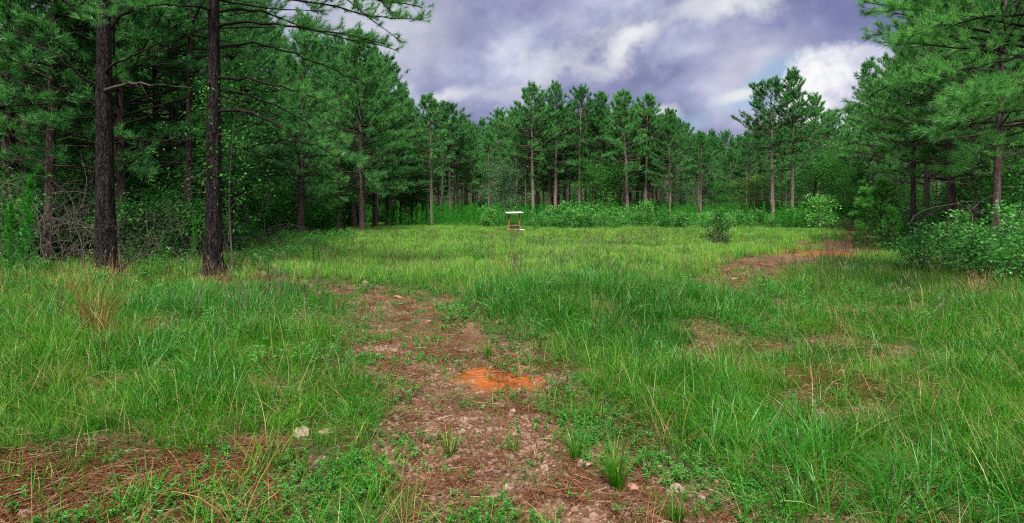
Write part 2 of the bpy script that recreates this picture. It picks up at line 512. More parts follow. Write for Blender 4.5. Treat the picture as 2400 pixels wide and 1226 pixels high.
# ------------------------------------------------------------------ materials
class Nodes:
    def __init__(s, name):
        s.m = bpy.data.materials.new(name); s.m.use_nodes = True
        s.N, s.L = s.m.node_tree.nodes, s.m.node_tree.links
        s.N.clear()
        s.out = s.N.new('ShaderNodeOutputMaterial')
    def new(s, t, **kw):
        n = s.N.new(t)
        for k, v in kw.items(): setattr(n, k, v)
        return n
    def set(s, n, k, v):
        if isinstance(v, (int, float)): n.inputs[k].default_value = v
        elif isinstance(v, tuple): n.inputs[k].default_value = (*v, 1) if len(v) == 3 and n.inputs[k].type == 'RGBA' else v
        else: s.L.new(v, n.inputs[k])
    def attr(s, name, kind='GEOMETRY', out='Fac'):
        n = s.new('ShaderNodeAttribute', attribute_name=name, attribute_type=kind); return n.outputs[out]
    def math(s, op, a, b=0.0, clamp=False):
        n = s.new('ShaderNodeMath', operation=op, use_clamp=clamp); s.set(n, 0, a); s.set(n, 1, b); return n.outputs[0]
    def noise(s, scale, detail=4, rough=.55, vec=None, stretch=None, out='Fac'):
        n = s.new('ShaderNodeTexNoise')
        if vec is None: vec = s.coord()
        if stretch:
            mp = s.new('ShaderNodeMapping'); s.L.new(vec, mp.inputs[0]); mp.inputs['Scale'].default_value = stretch; vec = mp.outputs[0]
        s.L.new(vec, n.inputs['Vector'])
        n.inputs['Scale'].default_value, n.inputs['Detail'].default_value, n.inputs['Roughness'].default_value = scale, detail, rough
        return n.outputs[out]
    def coord(s, k='Object'): return s.new('ShaderNodeTexCoord').outputs[k]
    def world_pos(s): return s.new('ShaderNodeNewGeometry').outputs['Position']
    def mix(s, f, a, b):
        n = s.new('ShaderNodeMix', data_type='RGBA'); s.set(n, 0, f); s.set(n, 6, a); s.set(n, 7, b); return n.outputs[2]
    def ramp(s, f, stops):
        n = s.new('ShaderNodeValToRGB'); s.L.new(f, n.inputs[0]); e = n.color_ramp.elements
        while len(e) < len(stops): e.new(.5)
        for x, (p, c) in zip(e, stops): x.position, x.color = p, (*c, 1)
        return n.outputs[0]
    def maprange(s, v, a, b, lo=0., hi=1.):
        n = s.new('ShaderNodeMapRange'); s.L.new(v, n.inputs[0])
        for k, q in ((1, a), (2, b), (3, lo), (4, hi)): n.inputs[k].default_value = q
        return n.outputs[0]
    def bump(s, h, strength, dist):
        n = s.new('ShaderNodeBump'); s.L.new(h, n.inputs['Height']); n.inputs['Strength'].default_value = strength; n.inputs['Distance'].default_value = dist
        return n.outputs[0]
    def principled(s, col, rough=.8, spec=.3, normal=None, metal=0.0):
        b = s.new('ShaderNodeBsdfPrincipled'); s.set(b, 'Base Color', col); s.set(b, 'Roughness', rough); b.inputs['Specular IOR Level'].default_value = spec
        b.inputs['Metallic'].default_value = metal
        if normal is not None: s.L.new(normal, b.inputs['Normal'])
        s.L.new(b.outputs[0], s.out.inputs[0]); return s.m
    def leaf(s, col, trans=.35, gloss=.05, rough=.45):
        d = s.new('ShaderNodeBsdfDiffuse'); s.set(d, 'Color', col)
        t = s.new('ShaderNodeBsdfTranslucent'); s.set(t, 'Color', col)
        a = s.new('ShaderNodeMixShader'); a.inputs[0].default_value = trans
        s.L.new(d.outputs[0], a.inputs[1]); s.L.new(t.outputs[0], a.inputs[2])
        g = s.new('ShaderNodeBsdfGlossy'); g.inputs['Roughness'].default_value = rough; g.inputs['Color'].default_value = (.9, 1, .9, 1)
        c = s.new('ShaderNodeMixShader'); c.inputs[0].default_value = gloss
        s.L.new(a.outputs[0], c.inputs[1]); s.L.new(g.outputs[0], c.inputs[2])
        s.L.new(c.outputs[0], s.out.inputs[0]); return s.m


def leaf_mat(name, dark, light, alt=None, alt_at=.93, trans=.35, gloss=.02, patch=.25, patch_scale=.35, rnd=.35):
    n = Nodes(name)
    t = n.attr('tint')
    r = n.new('ShaderNodeObjectInfo').outputs['Random']
    w = n.noise(patch_scale, 3, vec=n.world_pos())
    f = n.math('ADD', n.math('ADD', n.math('MULTIPLY', t, 1 - rnd), n.math('MULTIPLY', r, rnd)), n.math('MULTIPLY', n.math('SUBTRACT', w, .5), patch * 2), clamp=True)
    c = n.mix(f, dark, light)
    if alt: c = n.mix(n.math('GREATER_THAN', t, alt_at), c, alt)
    return n.leaf(c, trans, gloss)


M = {}
M['needle'] = leaf_mat('pine_needles', (.017, .125, .028), (.145, .420, .095), trans=.38, gloss=.02, patch=.38, patch_scale=.5)
M['needle_near'] = leaf_mat('near_pine_needles', (.017, .135, .026), (.175, .480, .095), (.26, .15, .06), .992, trans=.38, gloss=.03, patch=.40, patch_scale=.8)
M['needle_young'] = leaf_mat('young_pine_needles', (.05, .26, .035), (.15, .46, .06), trans=.4)
M['broad'] = leaf_mat('broad_leaves', (.018, .125, .018), (.080, .280, .042), trans=.35, gloss=.012)
M['broad_dull'] = leaf_mat('dull_broad_leaves', (.045, .12, .045), (.11, .22, .085), trans=.3)
M['broad_yellow'] = leaf_mat('yellowish_broad_leaves', (.08, .19, .03), (.20, .34, .05), trans=.4)
M['gum'] = leaf_mat('sweetgum_leaves', (.018, .14, .018), (.105, .37, .050), (.28, .48, .20), .955, trans=.3, gloss=.03)
M['sapling'] = leaf_mat('sapling_leaves', (.022, .14, .020), (.14, .42, .060), (.32, .50, .17), .90, trans=.4, gloss=.02, patch=.45, patch_scale=.5, rnd=.5)
M['fennel'] = leaf_mat('dog_fennel', (.018, .18, .016), (.085, .38, .036), trans=.35, gloss=.01, patch=.2)
M['grass'] = leaf_mat('long_grass_blades', (.008, .085, .002), (.094, .335, .009), (.38, .36, .13), .91, trans=.4, gloss=.012, patch=.42, patch_scale=.8)
M['lush'] = leaf_mat('lush_grass_blades', (.005, .085, .005), (.052, .270, .014), (.30, .36, .12), .96, trans=.35, gloss=.025, patch=.3, patch_scale=.9)
M['field'] = leaf_mat('field_grass_blades', (.055, .24, .014), (.26, .53, .060), (.48, .41, .20), .90, trans=.4, gloss=.01, patch=.65, patch_scale=.4)
M['seed'] = leaf_mat('seed_stems', (.06, .07, .035), (.15, .12, .07), trans=.2, patch=.1)
M['forb'] = leaf_mat('low_forb_leaves', (.030, .17, .022), (.13, .40, .060), trans=.35, patch=.35, patch_scale=1.5)
M['tan'] = leaf_mat('dead_grass_blades', (.15, .068, .022), (.40, .24, .09), trans=.3, gloss=.01)
M['dry'] = leaf_mat('dry_grass_stems', (.24, .26, .09), (.50, .46, .24), trans=.3, gloss=.01)
M['thatch'] = leaf_mat('old_thatch', (.085, .052, .028), (.26, .18, .10), trans=.15, gloss=.01)
M['bush'] = leaf_mat('bush_leaves', (.022, .085, .016), (.10, .23, .045), trans=.3)
M['straw'] = leaf_mat('fallen_needles', (.060, .022, .010), (.18, .070, .030), (.30, .18, .10), .94, trans=.05, gloss=.02)


def bark_mat(name, deep, mid, high, scale=1.0, fissure=1.0):
    n = Nodes(name)
    oc = n.coord()
    f = n.noise(15 * scale, 6, .62, oc, (1, 1, .16))
    g = n.noise(42 * scale, 4, .6, oc, (1, 1, .3))
    big = n.noise(2.2 * scale, 3, .5, oc)
    v = n.new('ShaderNodeTexVoronoi', feature='DISTANCE_TO_EDGE')
    mp = n.new('ShaderNodeMapping'); n.L.new(oc, mp.inputs[0]); mp.inputs['Scale'].default_value = (1, 1, .13)
    wv = n.new('ShaderNodeVectorMath', operation='ADD'); n.L.new(mp.outputs[0], wv.inputs[0])
    ws = n.new('ShaderNodeVectorMath', operation='SCALE'); n.L.new(n.noise(9, 3, out='Color', vec=oc), ws.inputs[0]); ws.inputs['Scale'].default_value = .16
    n.L.new(ws.outputs[0], wv.inputs[1]); n.L.new(wv.outputs[0], v.inputs['Vector']); v.inputs['Scale'].default_value = 13 * scale
    edge = n.maprange(v.outputs['Distance'], 0, .14)
    h = n.math('ADD', n.math('MULTIPLY', edge, .38 * fissure), n.math('ADD', n.math('MULTIPLY', f, .75), n.math('MULTIPLY', g, .35)))
    c = n.ramp(h, [(.46, deep), (.74, mid), (.98, high)])
    c = n.mix(n.maprange(big, .48, .75, 0, .15), c, high)
    t = n.attr('tint')
    c = n.mix(n.math('MULTIPLY', n.math('MULTIPLY', n.maprange(t, .02, .1), n.maprange(t, .5, .4)), .72), c, deep)   # young bark of the limbs
    c = n.mix(n.math('MULTIPLY', n.maprange(t, .5, .8), .7), c, (.16, .13, .115))
    return n.principled(c, .9, .15, n.bump(h, .9, .03))


M['bark_near'] = bark_mat('furrowed_dark_bark', (.001, .0009, .0009), (.0030, .0023, .0022), (.040, .029, .027), 1.25, 1.0)
M['bark'] = bark_mat('pine_bark', (.030, .021, .018), (.085, .056, .050), (.19, .135, .125), .8, .7)
M['bark_dim'] = bark_mat('dim_reddish_bark', (.010, .007, .006), (.042, .026, .022), (.12, .078, .068), .9, .8)
M['bark_pink'] = bark_mat('pinkish_pine_bark', (.08, .055, .05), (.24, .165, .15), (.40, .31, .29), .8, .6)
M['twig'] = bark_mat('grey_dead_wood', (.07, .056, .047), (.20, .165, .145), (.38, .335, .295), 2.0, .3)
M['twig_dark'] = bark_mat('dark_limb_bark', (.010, .007, .006), (.032, .022, .019), (.085, .062, .055), 1.6, .5)


def ground_mat():
    n = Nodes('earth')
    c4 = n.new('ShaderNodeAttribute', attribute_name='soil', attribute_type='GEOMETRY')
    sp = n.new('ShaderNodeSeparateColor'); n.L.new(c4.outputs['Color'], sp.inputs[0])
    bare, clay, straw, forest = sp.outputs[0], sp.outputs[1], sp.outputs[2], c4.outputs['Alpha']
    pos = n.world_pos()
    a = n.noise(2.3, 6, .62, pos); b = n.noise(19, 5, .65, pos); c = n.noise(85, 4, .6, pos)
    soil = n.ramp(b, [(.28, (.036, .020, .011)), (.5, (.100, .055, .031)), (.72, (.21, .128, .076))])
    soil = n.mix(n.maprange(a, .4, .62), soil, n.ramp(c, [(.3, (.058, .028, .014)), (.7, (.21, .122, .068))]))
    turf = n.ramp(b, [(.3, (.022, .034, .010)), (.55, (.055, .062, .018)), (.75, (.11, .080, .035))])
    cl = n.ramp(n.math('ADD', n.math('MULTIPLY', a, .5), n.math('MULTIPLY', b, .5)), [(.32, (.08, .022, .007)), (.5, (.25, .066, .012)), (.68, (.37, .125, .030))])
    st = n.ramp(n.noise(38, 5, .7, pos, (1, .35, 1)), [(.3, (.03, .012, .007)), (.52, (.085, .034, .018)), (.75, (.17, .08, .045))])
    wood = n.ramp(b, [(.3, (.022, .014, .009)), (.6, (.062, .038, .022)), (.8, (.11, .065, .035))])
    col = n.mix(bare, turf, soil)
    col = n.mix(straw, col, st)
    col = n.mix(clay, col, cl)
    col = n.mix(forest, col, wood)
    # grit: pale chips in the bare soil
    v = n.new('ShaderNodeTexVoronoi'); n.L.new(pos, v.inputs['Vector']); v.inputs['Scale'].default_value = 42
    chip = n.math('MULTIPLY', n.math('LESS_THAN', v.outputs['Distance'], .30), n.math('GREATER_THAN', n.noise(31, 2, vec=pos), .56))
    chip = n.math('MULTIPLY', chip, bare)
    sc = n.new('ShaderNodeSeparateColor'); n.L.new(v.outputs['Color'], sc.inputs[0])
    col = n.mix(n.math('MULTIPLY', chip, .8), col, n.ramp(sc.outputs[0], [(.1, (.19, .105, .08)), (.9, (.42, .31, .25))]))
    h = n.math('ADD', n.math('MULTIPLY', b, .6), n.math('ADD', n.math('MULTIPLY', c, .35), n.math('MULTIPLY', chip, .3)))
    return n.principled(col, .95, .1, n.bump(h, .8, .025))


M['earth'] = ground_mat()


def stone_mat(name, a, b, c):
    n = Nodes(name)
    oc = n.coord()
    f = n.noise(9, 6, .65, oc); g = n.noise(45, 4, .6, oc)
    col = n.ramp(n.math('ADD', n.math('MULTIPLY', f, .7), n.math('MULTIPLY', g, .3)), [(.3, a), (.5, b), (.7, c)])
    r = n.new('ShaderNodeObjectInfo').outputs['Random']
    col = n.mix(n.math('MULTIPLY', r, .45), col, a)
    return n.principled(col, .9, .2, n.bump(n.math('ADD', f, n.math('MULTIPLY', g, .4)), .7, .012))


M['stone'] = stone_mat('pale_field_stone', (.16, .105, .068), (.30, .215, .15), (.42, .33, .25))
M['stone_red'] = stone_mat('reddish_field_stone', (.17, .075, .045), (.32, .16, .11), (.45, .29, .22))
M['pebble'] = stone_mat('pebble_stone', (.12, .062, .042), (.26, .165, .12), (.45, .34, .27))


def wood_mat(name, a, b, c):
    n = Nodes(name)
    oc = n.coord()
    f = n.noise(30, 5, .6, oc, (1, 1, .06)); g = n.noise(4, 3, .5, oc)
    col = n.ramp(n.math('ADD', n.math('MULTIPLY', f, .7), n.math('MULTIPLY', g, .3)), [(.3, a), (.5, b), (.7, c)])
    return n.principled(col, .75, .25, n.bump(f, .4, .004))


M['timber'] = wood_mat('weathered_orange_timber', (.20, .075, .018), (.36, .15, .042), (.50, .25, .085))
M['timber_grey'] = wood_mat('greyed_plank', (.16, .11, .075), (.33, .24, .17), (.50, .39, .29))
M['timber_dark'] = wood_mat('dark_damp_plank', (.018, .013, .010), (.045, .030, .022), (.10, .068, .048))
n_ = Nodes('white_roof_sheet')
M['sheet'] = n_.principled(n_.ramp(n_.noise(5, 4), [(.3, (.40, .39, .36)), (.6, (.60, .60, .58))]), .45, .4)
n_ = Nodes('pale_scrap')
M['scrap'] = n_.principled(n_.ramp(n_.noise(14, 4), [(.3, (.55, .54, .50)), (.6, (.78, .78, .75))]), .6, .4)

# ------------------------------------------------------------------ the ground
def build_ground():
    ys = np.concatenate([np.linspace(-60, 0, 16)[:-1], np.arange(0, 16, .075), np.arange(16, 70, .30), np.geomspace(70, 900, 24)])
    u = np.concatenate([-np.geomspace(1, 60, 26)[::-1], np.linspace(-1, 1, 241)[1:-1], np.geomspace(1, 60, 26)])
    half = np.clip(ys * .95 + 4.0, 6.0, 900)
    Y = np.repeat(ys[:, None], len(u), 1)
    Xu = np.repeat(u[None], len(ys), 0)
    X = np.where(np.abs(Xu) <= 1, Xu * half[:, None], np.sign(Xu) * (half[:, None] + (np.abs(Xu) - 1) * 15))
    Z = ground_z(X.ravel(), Y.ravel())
    b, c, s, f = masks(X.ravel(), Y.ravel())
    V = np.stack([X.ravel(), Y.ravel(), Z], -1)
    r, q = len(ys), len(u)
    i = np.arange(r - 1)[:, None] * q + np.arange(q - 1)[None]
    Fq = np.stack([i, i + 1, i + q + 1, i + q], -1).reshape(-1, 4)
    me = make_mesh('ground', V, Fq, M['earth'], True, soil=np.stack([b, c, s, f], -1))
    tag(link('ground', me), kind='structure')


build_ground()

# ------------------------------------------------------------------ ground cover (nobody could count it)
def scatter(name, pts, rot, scl, meshes, label=None):
    """one object of kind stuff: geometry nodes put a copy of one of the meshes on each point"""
    me = bpy.data.meshes.new(name)
    me.vertices.add(len(pts)); me.vertices.foreach_set('co', np.asarray(pts, np.float32).ravel())
    a = me.attributes.new('turn', 'FLOAT_VECTOR', 'POINT'); a.data.foreach_set('vector', np.asarray(rot, np.float32).ravel())
    a = me.attributes.new('size', 'FLOAT', 'POINT'); a.data.foreach_set('value', np.asarray(scl, np.float32))
    a = me.attributes.new('pick', 'INT', 'POINT'); a.data.foreach_set('value', RNG.integers(0, len(meshes), len(pts)).astype(np.int32))
    me.update()
    o = link(name, me)
    tag(o, label, kind='stuff')
    ng = bpy.data.node_groups.new(name, 'GeometryNodeTree')
    ng.interface.new_socket('Geometry', in_out='INPUT', socket_type='NodeSocketGeometry')
    ng.interface.new_socket('Geometry', in_out='OUTPUT', socket_type='NodeSocketGeometry')
    N, L = ng.nodes, ng.links
    gi, go = N.new('NodeGroupInput'), N.new('NodeGroupOutput')
    iop = N.new('GeometryNodeInstanceOnPoints')
    join = N.new('GeometryNodeJoinGeometry')
    for k, q in enumerate(meshes):
        src = bpy.data.objects.new(name + '_source', q)
        oi = N.new('GeometryNodeObjectInfo'); oi.inputs['Object'].default_value = src; oi.inputs['As Instance'].default_value = False
        g2 = N.new('GeometryNodeGeometryToInstance')
        L.new(oi.outputs['Geometry'], g2.inputs[0]); L.new(g2.outputs[0], join.inputs[0])

    def named(nm, ty):
        n = N.new('GeometryNodeInputNamedAttribute'); n.data_type = ty; n.inputs['Name'].default_value = nm
        return [x for x in n.outputs if x.enabled and x.name == 'Attribute'][0]
    e2r = N.new('FunctionNodeEulerToRotation')
    L.new(named('turn', 'FLOAT_VECTOR'), e2r.inputs[0])
    L.new(gi.outputs[0], iop.inputs['Points']); L.new(join.outputs[0], iop.inputs['Instance'])
    iop.inputs['Pick Instance'].default_value = True
    L.new(named('pick', 'INT'), iop.inputs['Instance Index'])
    L.new(e2r.outputs[0], iop.inputs['Rotation'])
    L.new(named('size', 'FLOAT'), iop.inputs['Scale'])
    L.new(iop.outputs[0], go.inputs[0])
    md = o.modifiers.new('scatter', 'NODES'); md.node_group = ng
    return o


def blades_mesh(name, mat, nb, h, w, rad, lean, rng, seg=3, hj=(.5, 1.15), curl=1.0, tint=None):
    """a tuft: nb bent tapering blades"""
    n = nb
    a = rng.random(n) * 6.283; rr = rad * np.sqrt(rng.random(n))
    p0 = np.stack([np.cos(a) * rr, np.sin(a) * rr, np.full(n, -.02)], -1)
    az = a + rng.normal(size=n) * .9
    out = np.stack([np.cos(az), np.sin(az), np.zeros(n)], -1)
    side = np.stack([-np.sin(az), np.cos(az), np.zeros(n)], -1)
    H = h * rng.uniform(hj[0], hj[1], n); le = lean * rng.uniform(.15, 1.3, n)
    V = []
    for k in range(seg + 1):
        t = k / seg
        ang = le * (.35 + curl * t * 1.1)
        c = p0 + out * (H * t * np.sin(ang))[:, None] + np.array([0, 0, 1.]) * (H * t * np.cos(np.minimum(ang, 1.9)))[:, None]
        wd = (w * rng.uniform(.7, 1.3, n) * (1 - t ** 1.6 * .92))[:, None] * .5
        tw = side + out * .3 * t
        V.append(c - tw * wd); V.append(c + tw * wd)
    V = np.stack(V, 1)
    m = 2 * (seg + 1)
    i = np.arange(n)[:, None] * m + np.arange(seg)[None] * 2
    Fq = np.stack([i, i + 1, i + 3, i + 2], -1).reshape(-1, 4)
    T = rng.random(n) if tint is None else rng.uniform(tint[0], tint[1], n)
    return make_mesh(name, V.reshape(-1, 3), Fq, mat, False, tint=np.repeat(T, m))


def seed_mesh(name, nb, h, rng, mat):
    b = Buf()
    for i in range(nb):
        a = rng.random() * 6.28; le = rng.uniform(.05, .35)
        st = bend((rng.normal() * .12, rng.normal() * .12, 0), (math.cos(a) * le, math.sin(a) * le, 1), h * rng.uniform(.7, 1.1), 5, rng, -.1, .06)
        V, F = tubes(st[None], (.0028 * np.linspace(1, .5, 5))[None], 3); b.add(V, F, rng.random())
        for j in range(3):
            a2 = rng.random() * 6.28
            s2 = bend(st[-1 - (j % 2)], (math.cos(a2) * .5, math.sin(a2) * .5, 1), .10, 3, rng, 0, .05)
            V, F = tubes(s2[None], np.array([[.003, .0045, .001]]), 3); b.add(V, F, rng.random())
    return b.mesh(name, mat)


def forb_mesh(name, mat, rng, stems=5, h=.10, size=.035, kind='oval', nl=9, spread=.07):
    b = Buf()
    for s in range(stems):
        a = rng.random() * 6.28
        st = bend((rng.normal() * spread, rng.normal() * spread, 0), (math.cos(a) * .5, math.sin(a) * .5, 1), h * rng.uniform(.5, 1.2), 4, rng, 0, .12)
        V, F = tubes(st[None], np.full((1, 4), .0022), 3); b.add(V, F, .3)
        f = rng.uniform(.15, 1, nl) * 3; i = np.minimum(f.astype(int), 2); fr = (f - i)[:, None]
        p = st[i] * (1 - fr) + st[i + 1] * fr
        az = rng.random(nl) * 6.28
        V, F, T = leaves(p, np.stack([np.cos(az), np.sin(az), rng.uniform(0, .8, nl)], -1), size, kind, rng, .7); b.add(V, F, T)
    return b.mesh(name, mat)


def straw_mesh(name, mat, rng, n=40, rad=.16, ln=.2, wd=.0035, h=.02):
    a = rng.random(n) * 6.28; r = rad * np.sqrt(rng.random(n)); q = rng.random(n) * 6.28
    c = np.stack([np.cos(a) * r, np.sin(a) * r, rng.random(n) * h + .004], -1)
    d = np.stack([np.cos(q), np.sin(q), rng.normal(size=n) * .12], -1) * (ln * rng.uniform(.5, 1, n))[:, None] * .5
    s = np.stack([-np.sin(q), np.cos(q), rng.normal(size=n) * .5], -1) * wd * .5
    V = np.stack([c - d - s, c - d + s, c + d + s * .6, c + d - s * .6], 1).reshape(-1, 3)
    return make_mesh(name, V, np.arange(4 * n).reshape(-1, 4), mat, False, tint=np.repeat(rng.random(n), 4))


def rock_arrays(rng, sub=1, jag=.22, flat=.6):
    """an irregular stone: an icosphere cut by random planes"""
    t = (1 + 5 ** .5) / 2
    V = [(-1, t, 0), (1, t, 0), (-1, -t, 0), (1, -t, 0), (0, -1, t), (0, 1, t), (0, -1, -t), (0, 1, -t), (t, 0, -1), (t, 0, 1), (-t, 0, -1), (-t, 0, 1)]
    F = [(0, 11, 5), (0, 5, 1), (0, 1, 7), (0, 7, 10), (0, 10, 11), (1, 5, 9), (5, 11, 4), (11, 10, 2), (10, 7, 6), (7, 1, 8), (3, 9, 4), (3, 4, 2), (3, 2, 6), (3, 6, 8), (3, 8, 9), (4, 9, 5), (2, 4, 11), (6, 2, 10), (8, 6, 7), (9, 8, 1)]
    V = [np.array(v) / np.linalg.norm(v) for v in V]
    for _ in range(sub):
        cache, F2 = {}, []
        def mid(a, b):
            k = (min(a, b), max(a, b))
            if k not in cache:
                m = V[a] + V[b]; V.append(m / np.linalg.norm(m)); cache[k] = len(V) - 1
            return cache[k]
        for a, b, c in F:
            x, y, z = mid(a, b), mid(b, c), mid(c, a)
            F2 += [(a, x, z), (b, y, x), (c, z, y), (x, y, z)]
        F = F2
    V = np.array(V)
    for _ in range(9):
        d = norm(rng.normal(size=3)); k = rng.uniform(.62, .95)
        V = V - np.maximum(V @ d - k, 0)[:, None] * d
    V = V * (1 + rng.normal(size=(len(V), 1)) * jag * .12)
    return V * np.array([1, rng.uniform(.65, .95), flat * rng.uniform(.8, 1.15)]), np.array(F)


def pts_in(n_target, y0, y1, margin=1.5, power=1.0):
    """random places in the camera's field of view (and a little beyond) between two distances"""
    y = y0 + (y1 - y0) * RNG.random(n_target * 1)
    w = y * .92 + margin
    keep = RNG.random(n_target) < w / (y1 * .92 + margin)
    y = y[keep]; w = w[keep]
    x = (RNG.random(len(y)) * 2 - 1) * w
    return x, y


def area(y0, y1, m=1.5): return .92 * (y1 * y1 - y0 * y0) + 2 * m * (y1 - y0)


def sample(density, y0, y1):
    m = 1.5
    n = int(density * 2 * (y1 * .92 + m) * (y1 - y0))
    return pts_in(n, y0, y1, m)


def place(name, x, y, keep, meshes, size=(.8, 1.25), tilt=.12, sfun=None, sink=0.0):
    x, y = x[keep], y[keep]
    n = len(x)
    z = ground_z(x, y) - sink
    s = RNG.uniform(size[0], size[1], n)
    if sfun is not None: s = s * sfun(x, y)
    rot = np.stack([RNG.normal(size=n) * tilt, RNG.normal(size=n) * tilt, RNG.random(n) * 6.283], -1)
    return x, y, z, s, rot


def cover(name, layers, meshes, label, **kw):
    """layers: (density per m2, y0, y1, chance function) -> one stuff object"""
    A = []
    for dens, y0, y1, fn in layers:
        x, y = sample(dens, y0, y1)
        b, c, s, f = masks(x, y)
        keep = RNG.random(len(x)) < fn(x, y, b, c, s, f)
        A.append(place(name, x, y, keep, meshes, **kw))
    x, y, z, s, rot = (np.concatenate([a[i] for a in A]) for i in range(5))
    scatter(name, np.stack([x, y, z], -1), rot, s, meshes, label)
    return len(x)


def build_cover():
    rg = np.random.default_rng(5)
    lush_c = (1.6, 9.2)
    lush = lambda x, y: np.maximum(sstep(blob(x, y, lush_c, 4.2, 3.2, -.3) + (fbm(x, y, .8, 3, 61) - .5) * .8, .1, .5), .9 * sstep(blob(x, y, (-5.2, 9.3), 2.6, 2.2) + (fbm(x, y, .9, 3, 62) - .5), .05, .5))
    patchy = lambda x, y: .46 + .75 * sstep(fbm(x, y, 1.5, 3, 63), .36, .60)
    forbzone = lambda x, y: np.maximum(sstep(blob(x, y, (-.9, 3.2), 2.0, 1.3), -.1, .5), .55 * sstep(seg_mask(x, y, TRACK_A, [w * 1.7 for w in TRACK_W]), 0, .4))
    side = lambda x, y: 1 - .8 * sstep(seg_mask(x, y, TRACK_B, [q * 1.5 for q in TRACK_BW]) + (fbm(x, y, .8, 3, 46) - .5) * .8, 0.0, .35)
    core = lambda x, y: sstep(seg_mask(x, y, TRACK_A[:6], [w * .62 for w in TRACK_W[:6]]) + (fbm(x, y, 1.7, 3, 45) - .5) * 1.1, 0.0, .35) * (1 - .75 * sstep(y, 4.4, 6.2))
    fieldish = lambda y: sstep(y, 10.5, 15.0)

    # long arching grass, near
    near = [blades_mesh('long_grass', M['grass'], 34, .34, .0044, .10, .85, rg, 4) for _ in range(5)] + \
           [blades_mesh('long_grass', M['grass'], 20, .50, .0042, .08, 1.05, rg, 5) for _ in range(3)]
    fn = lambda x, y, b, c, s, f: np.clip(1 - 1.0 * b, 0.03, 1) * (1 - .97 * c) * (1 - .87 * short_zone(x, y) * (1 - .25 * s)) * patchy(x, y) * (1 - .85 * fieldish(y)) * (1 - .6 * f)
    cnt = cover('grass', [(120, 1.6, 6, fn), (70, 6, 16, fn)], near, 'long arching green grass of the near clearing', sfun=lambda x, y: .42 + .80 * fbm(x, y, .9, 3, 71), tilt=.2)
    # short fine grass under it
    th = [straw_mesh('thatch', M['thatch'], rg, 36, .15, .12, .0026, .06) for _ in range(4)]
    cover('thatch', [(45, 1.6, 9, lambda x, y, b, c, s, f: (1 - c) * (1 - .8 * s) * (1 - .7 * b) * np.clip(.75 * sstep(fbm(x, y, 1.1, 3, 65), .42, .60) + .15, 0, 1)), (20, 9, 17, lambda x, y, b, c, s, f: (1 - c) * (1 - .7 * b) * .5 * sstep(fbm(x, y, 1.1, 3, 65), .45, .62))], th, 'old tan thatch lying between the grass', tilt=.15)
    low = [blades_mesh('short_grass', M['grass'], 30, .13, .0036, .11, .9, rg, 3) for _ in range(5)]
    fn = lambda x, y, b, c, s, f: np.clip(1 - .78 * b + .30 * sstep(y, 5, 8) * b, 0, 1) * (1 - .65 * s) * (1 - .97 * c) * (.4 + .6 * patchy(x, y)) * (1 - .6 * f) * (1 - .6 * short_zone(x, y))
    cover('short_grass', [(75, 1.6, 7, fn), (38, 7, 16, fn)], low, 'short fine grass between the long blades')
    # the dark lush stand on the low bank
    ls = [blades_mesh('lush_grass', M['lush'], 40, .33, .0058, .15, 1.25, rg, 4) for _ in range(5)]
    dry = [blades_mesh('dry_stem', M['dry'], 4, .52, .0030, .10, 1.0, rg, 5, (.6, 1.2)) for _ in range(5)]
    cover('dry_stems', [(7.5, 1.8, 15, lambda x, y, b, c, s, f: (1 - b) * (1 - short_zone(x, y)) * (.35 + .65 * sstep(fbm(x, y, .9, 2, 67), .4, .6)))], dry, 'pale dry stems arching through the green grass')
    cover('lush_grass', [(75, 5.5, 14, lambda x, y, b, c, s, f: lush(x, y) * (1 - b) * (1 - c))], ls, 'dark lush grass on the low bank', size=(.6, 1.35), tilt=.28)
    # mid field
    fm = [blades_mesh('field_grass', M['field'], 44, .36, .010, .22, .45, rg, 3) for _ in range(6)]
    ff = lambda x, y, b, c, s, f: np.clip(1 - .95 * b, 0, 1) * (1 - .9 * c) * fieldish(y) * side(x, y) * (.55 + .45 * patchy(x * .5, y * .5)) * (1 - .75 * f) * (1 - .7 * s)
    ff2 = [blades_mesh('field_grass', M['field'], 60, .38, .018, .38, .45, rg, 3) for _ in range(5)]
    cover('field_grass', [(30, 10, 26, ff)], fm, 'light green grass of the open clearing', sfun=lambda x, y: .42 + .62 * fbm(x, y, .35, 3, 72))
    cover('far_grass', [(12, 26, 61, ff)], ff2, 'light green grass towards the far weeds', sfun=lambda x, y: (.42 + .55 * fbm(x, y, .2, 3, 73)) * (1 - .6 * np.clip(blob(x, y, (.1, 39.5), 2.2, 3.5) * 2, 0, 1)))
    cl = lambda x, y, b, c, s, f: (1 - b) * (1 - c) * (1 - f) * sstep(fbm(x, y, .55, 4, 77), .52, .66)
    cover('field_clumps', [(7, 11, 48, cl)], [blades_mesh('clump_grass', M['lush'], 46, .34, .010, .16, .8, rg, 3) for _ in range(4)], 'darker grass clumps in the open clearing', size=(.6, 1.4), tilt=.2)
    nc = lambda x, y, b, c, s, f: (1 - b) * (1 - c) * (1 - s) * (1 - .9 * short_zone(x, y)) * sstep(fbm(x, y, 1.1, 4, 78), .50, .64)
    cover('near_clumps', [(26, 2.2, 11, nc)], [blades_mesh('near_clump', M['lush'], 44, .34, .0062, .12, .95, rg, 4) for _ in range(4)], 'darker tangled grass clumps near the track', size=(.6, 1.35), tilt=.25)
    # dark seed stems standing in the field
    sm = [seed_mesh('seed_stem', 5, .62, rg, M['seed']) for _ in range(5)]
    cover('seed_grass', [(2.6, 4.5, 32, lambda x, y, b, c, s, f: (1 - b) * (1 - f) * np.maximum(.9 * sstep(fbm(x, y, .5, 2, 81), .42, .6), .2) * sstep(y, 4.5, 9))], sm, 'dark seed stems standing in the grass', size=(.7, 1.15))
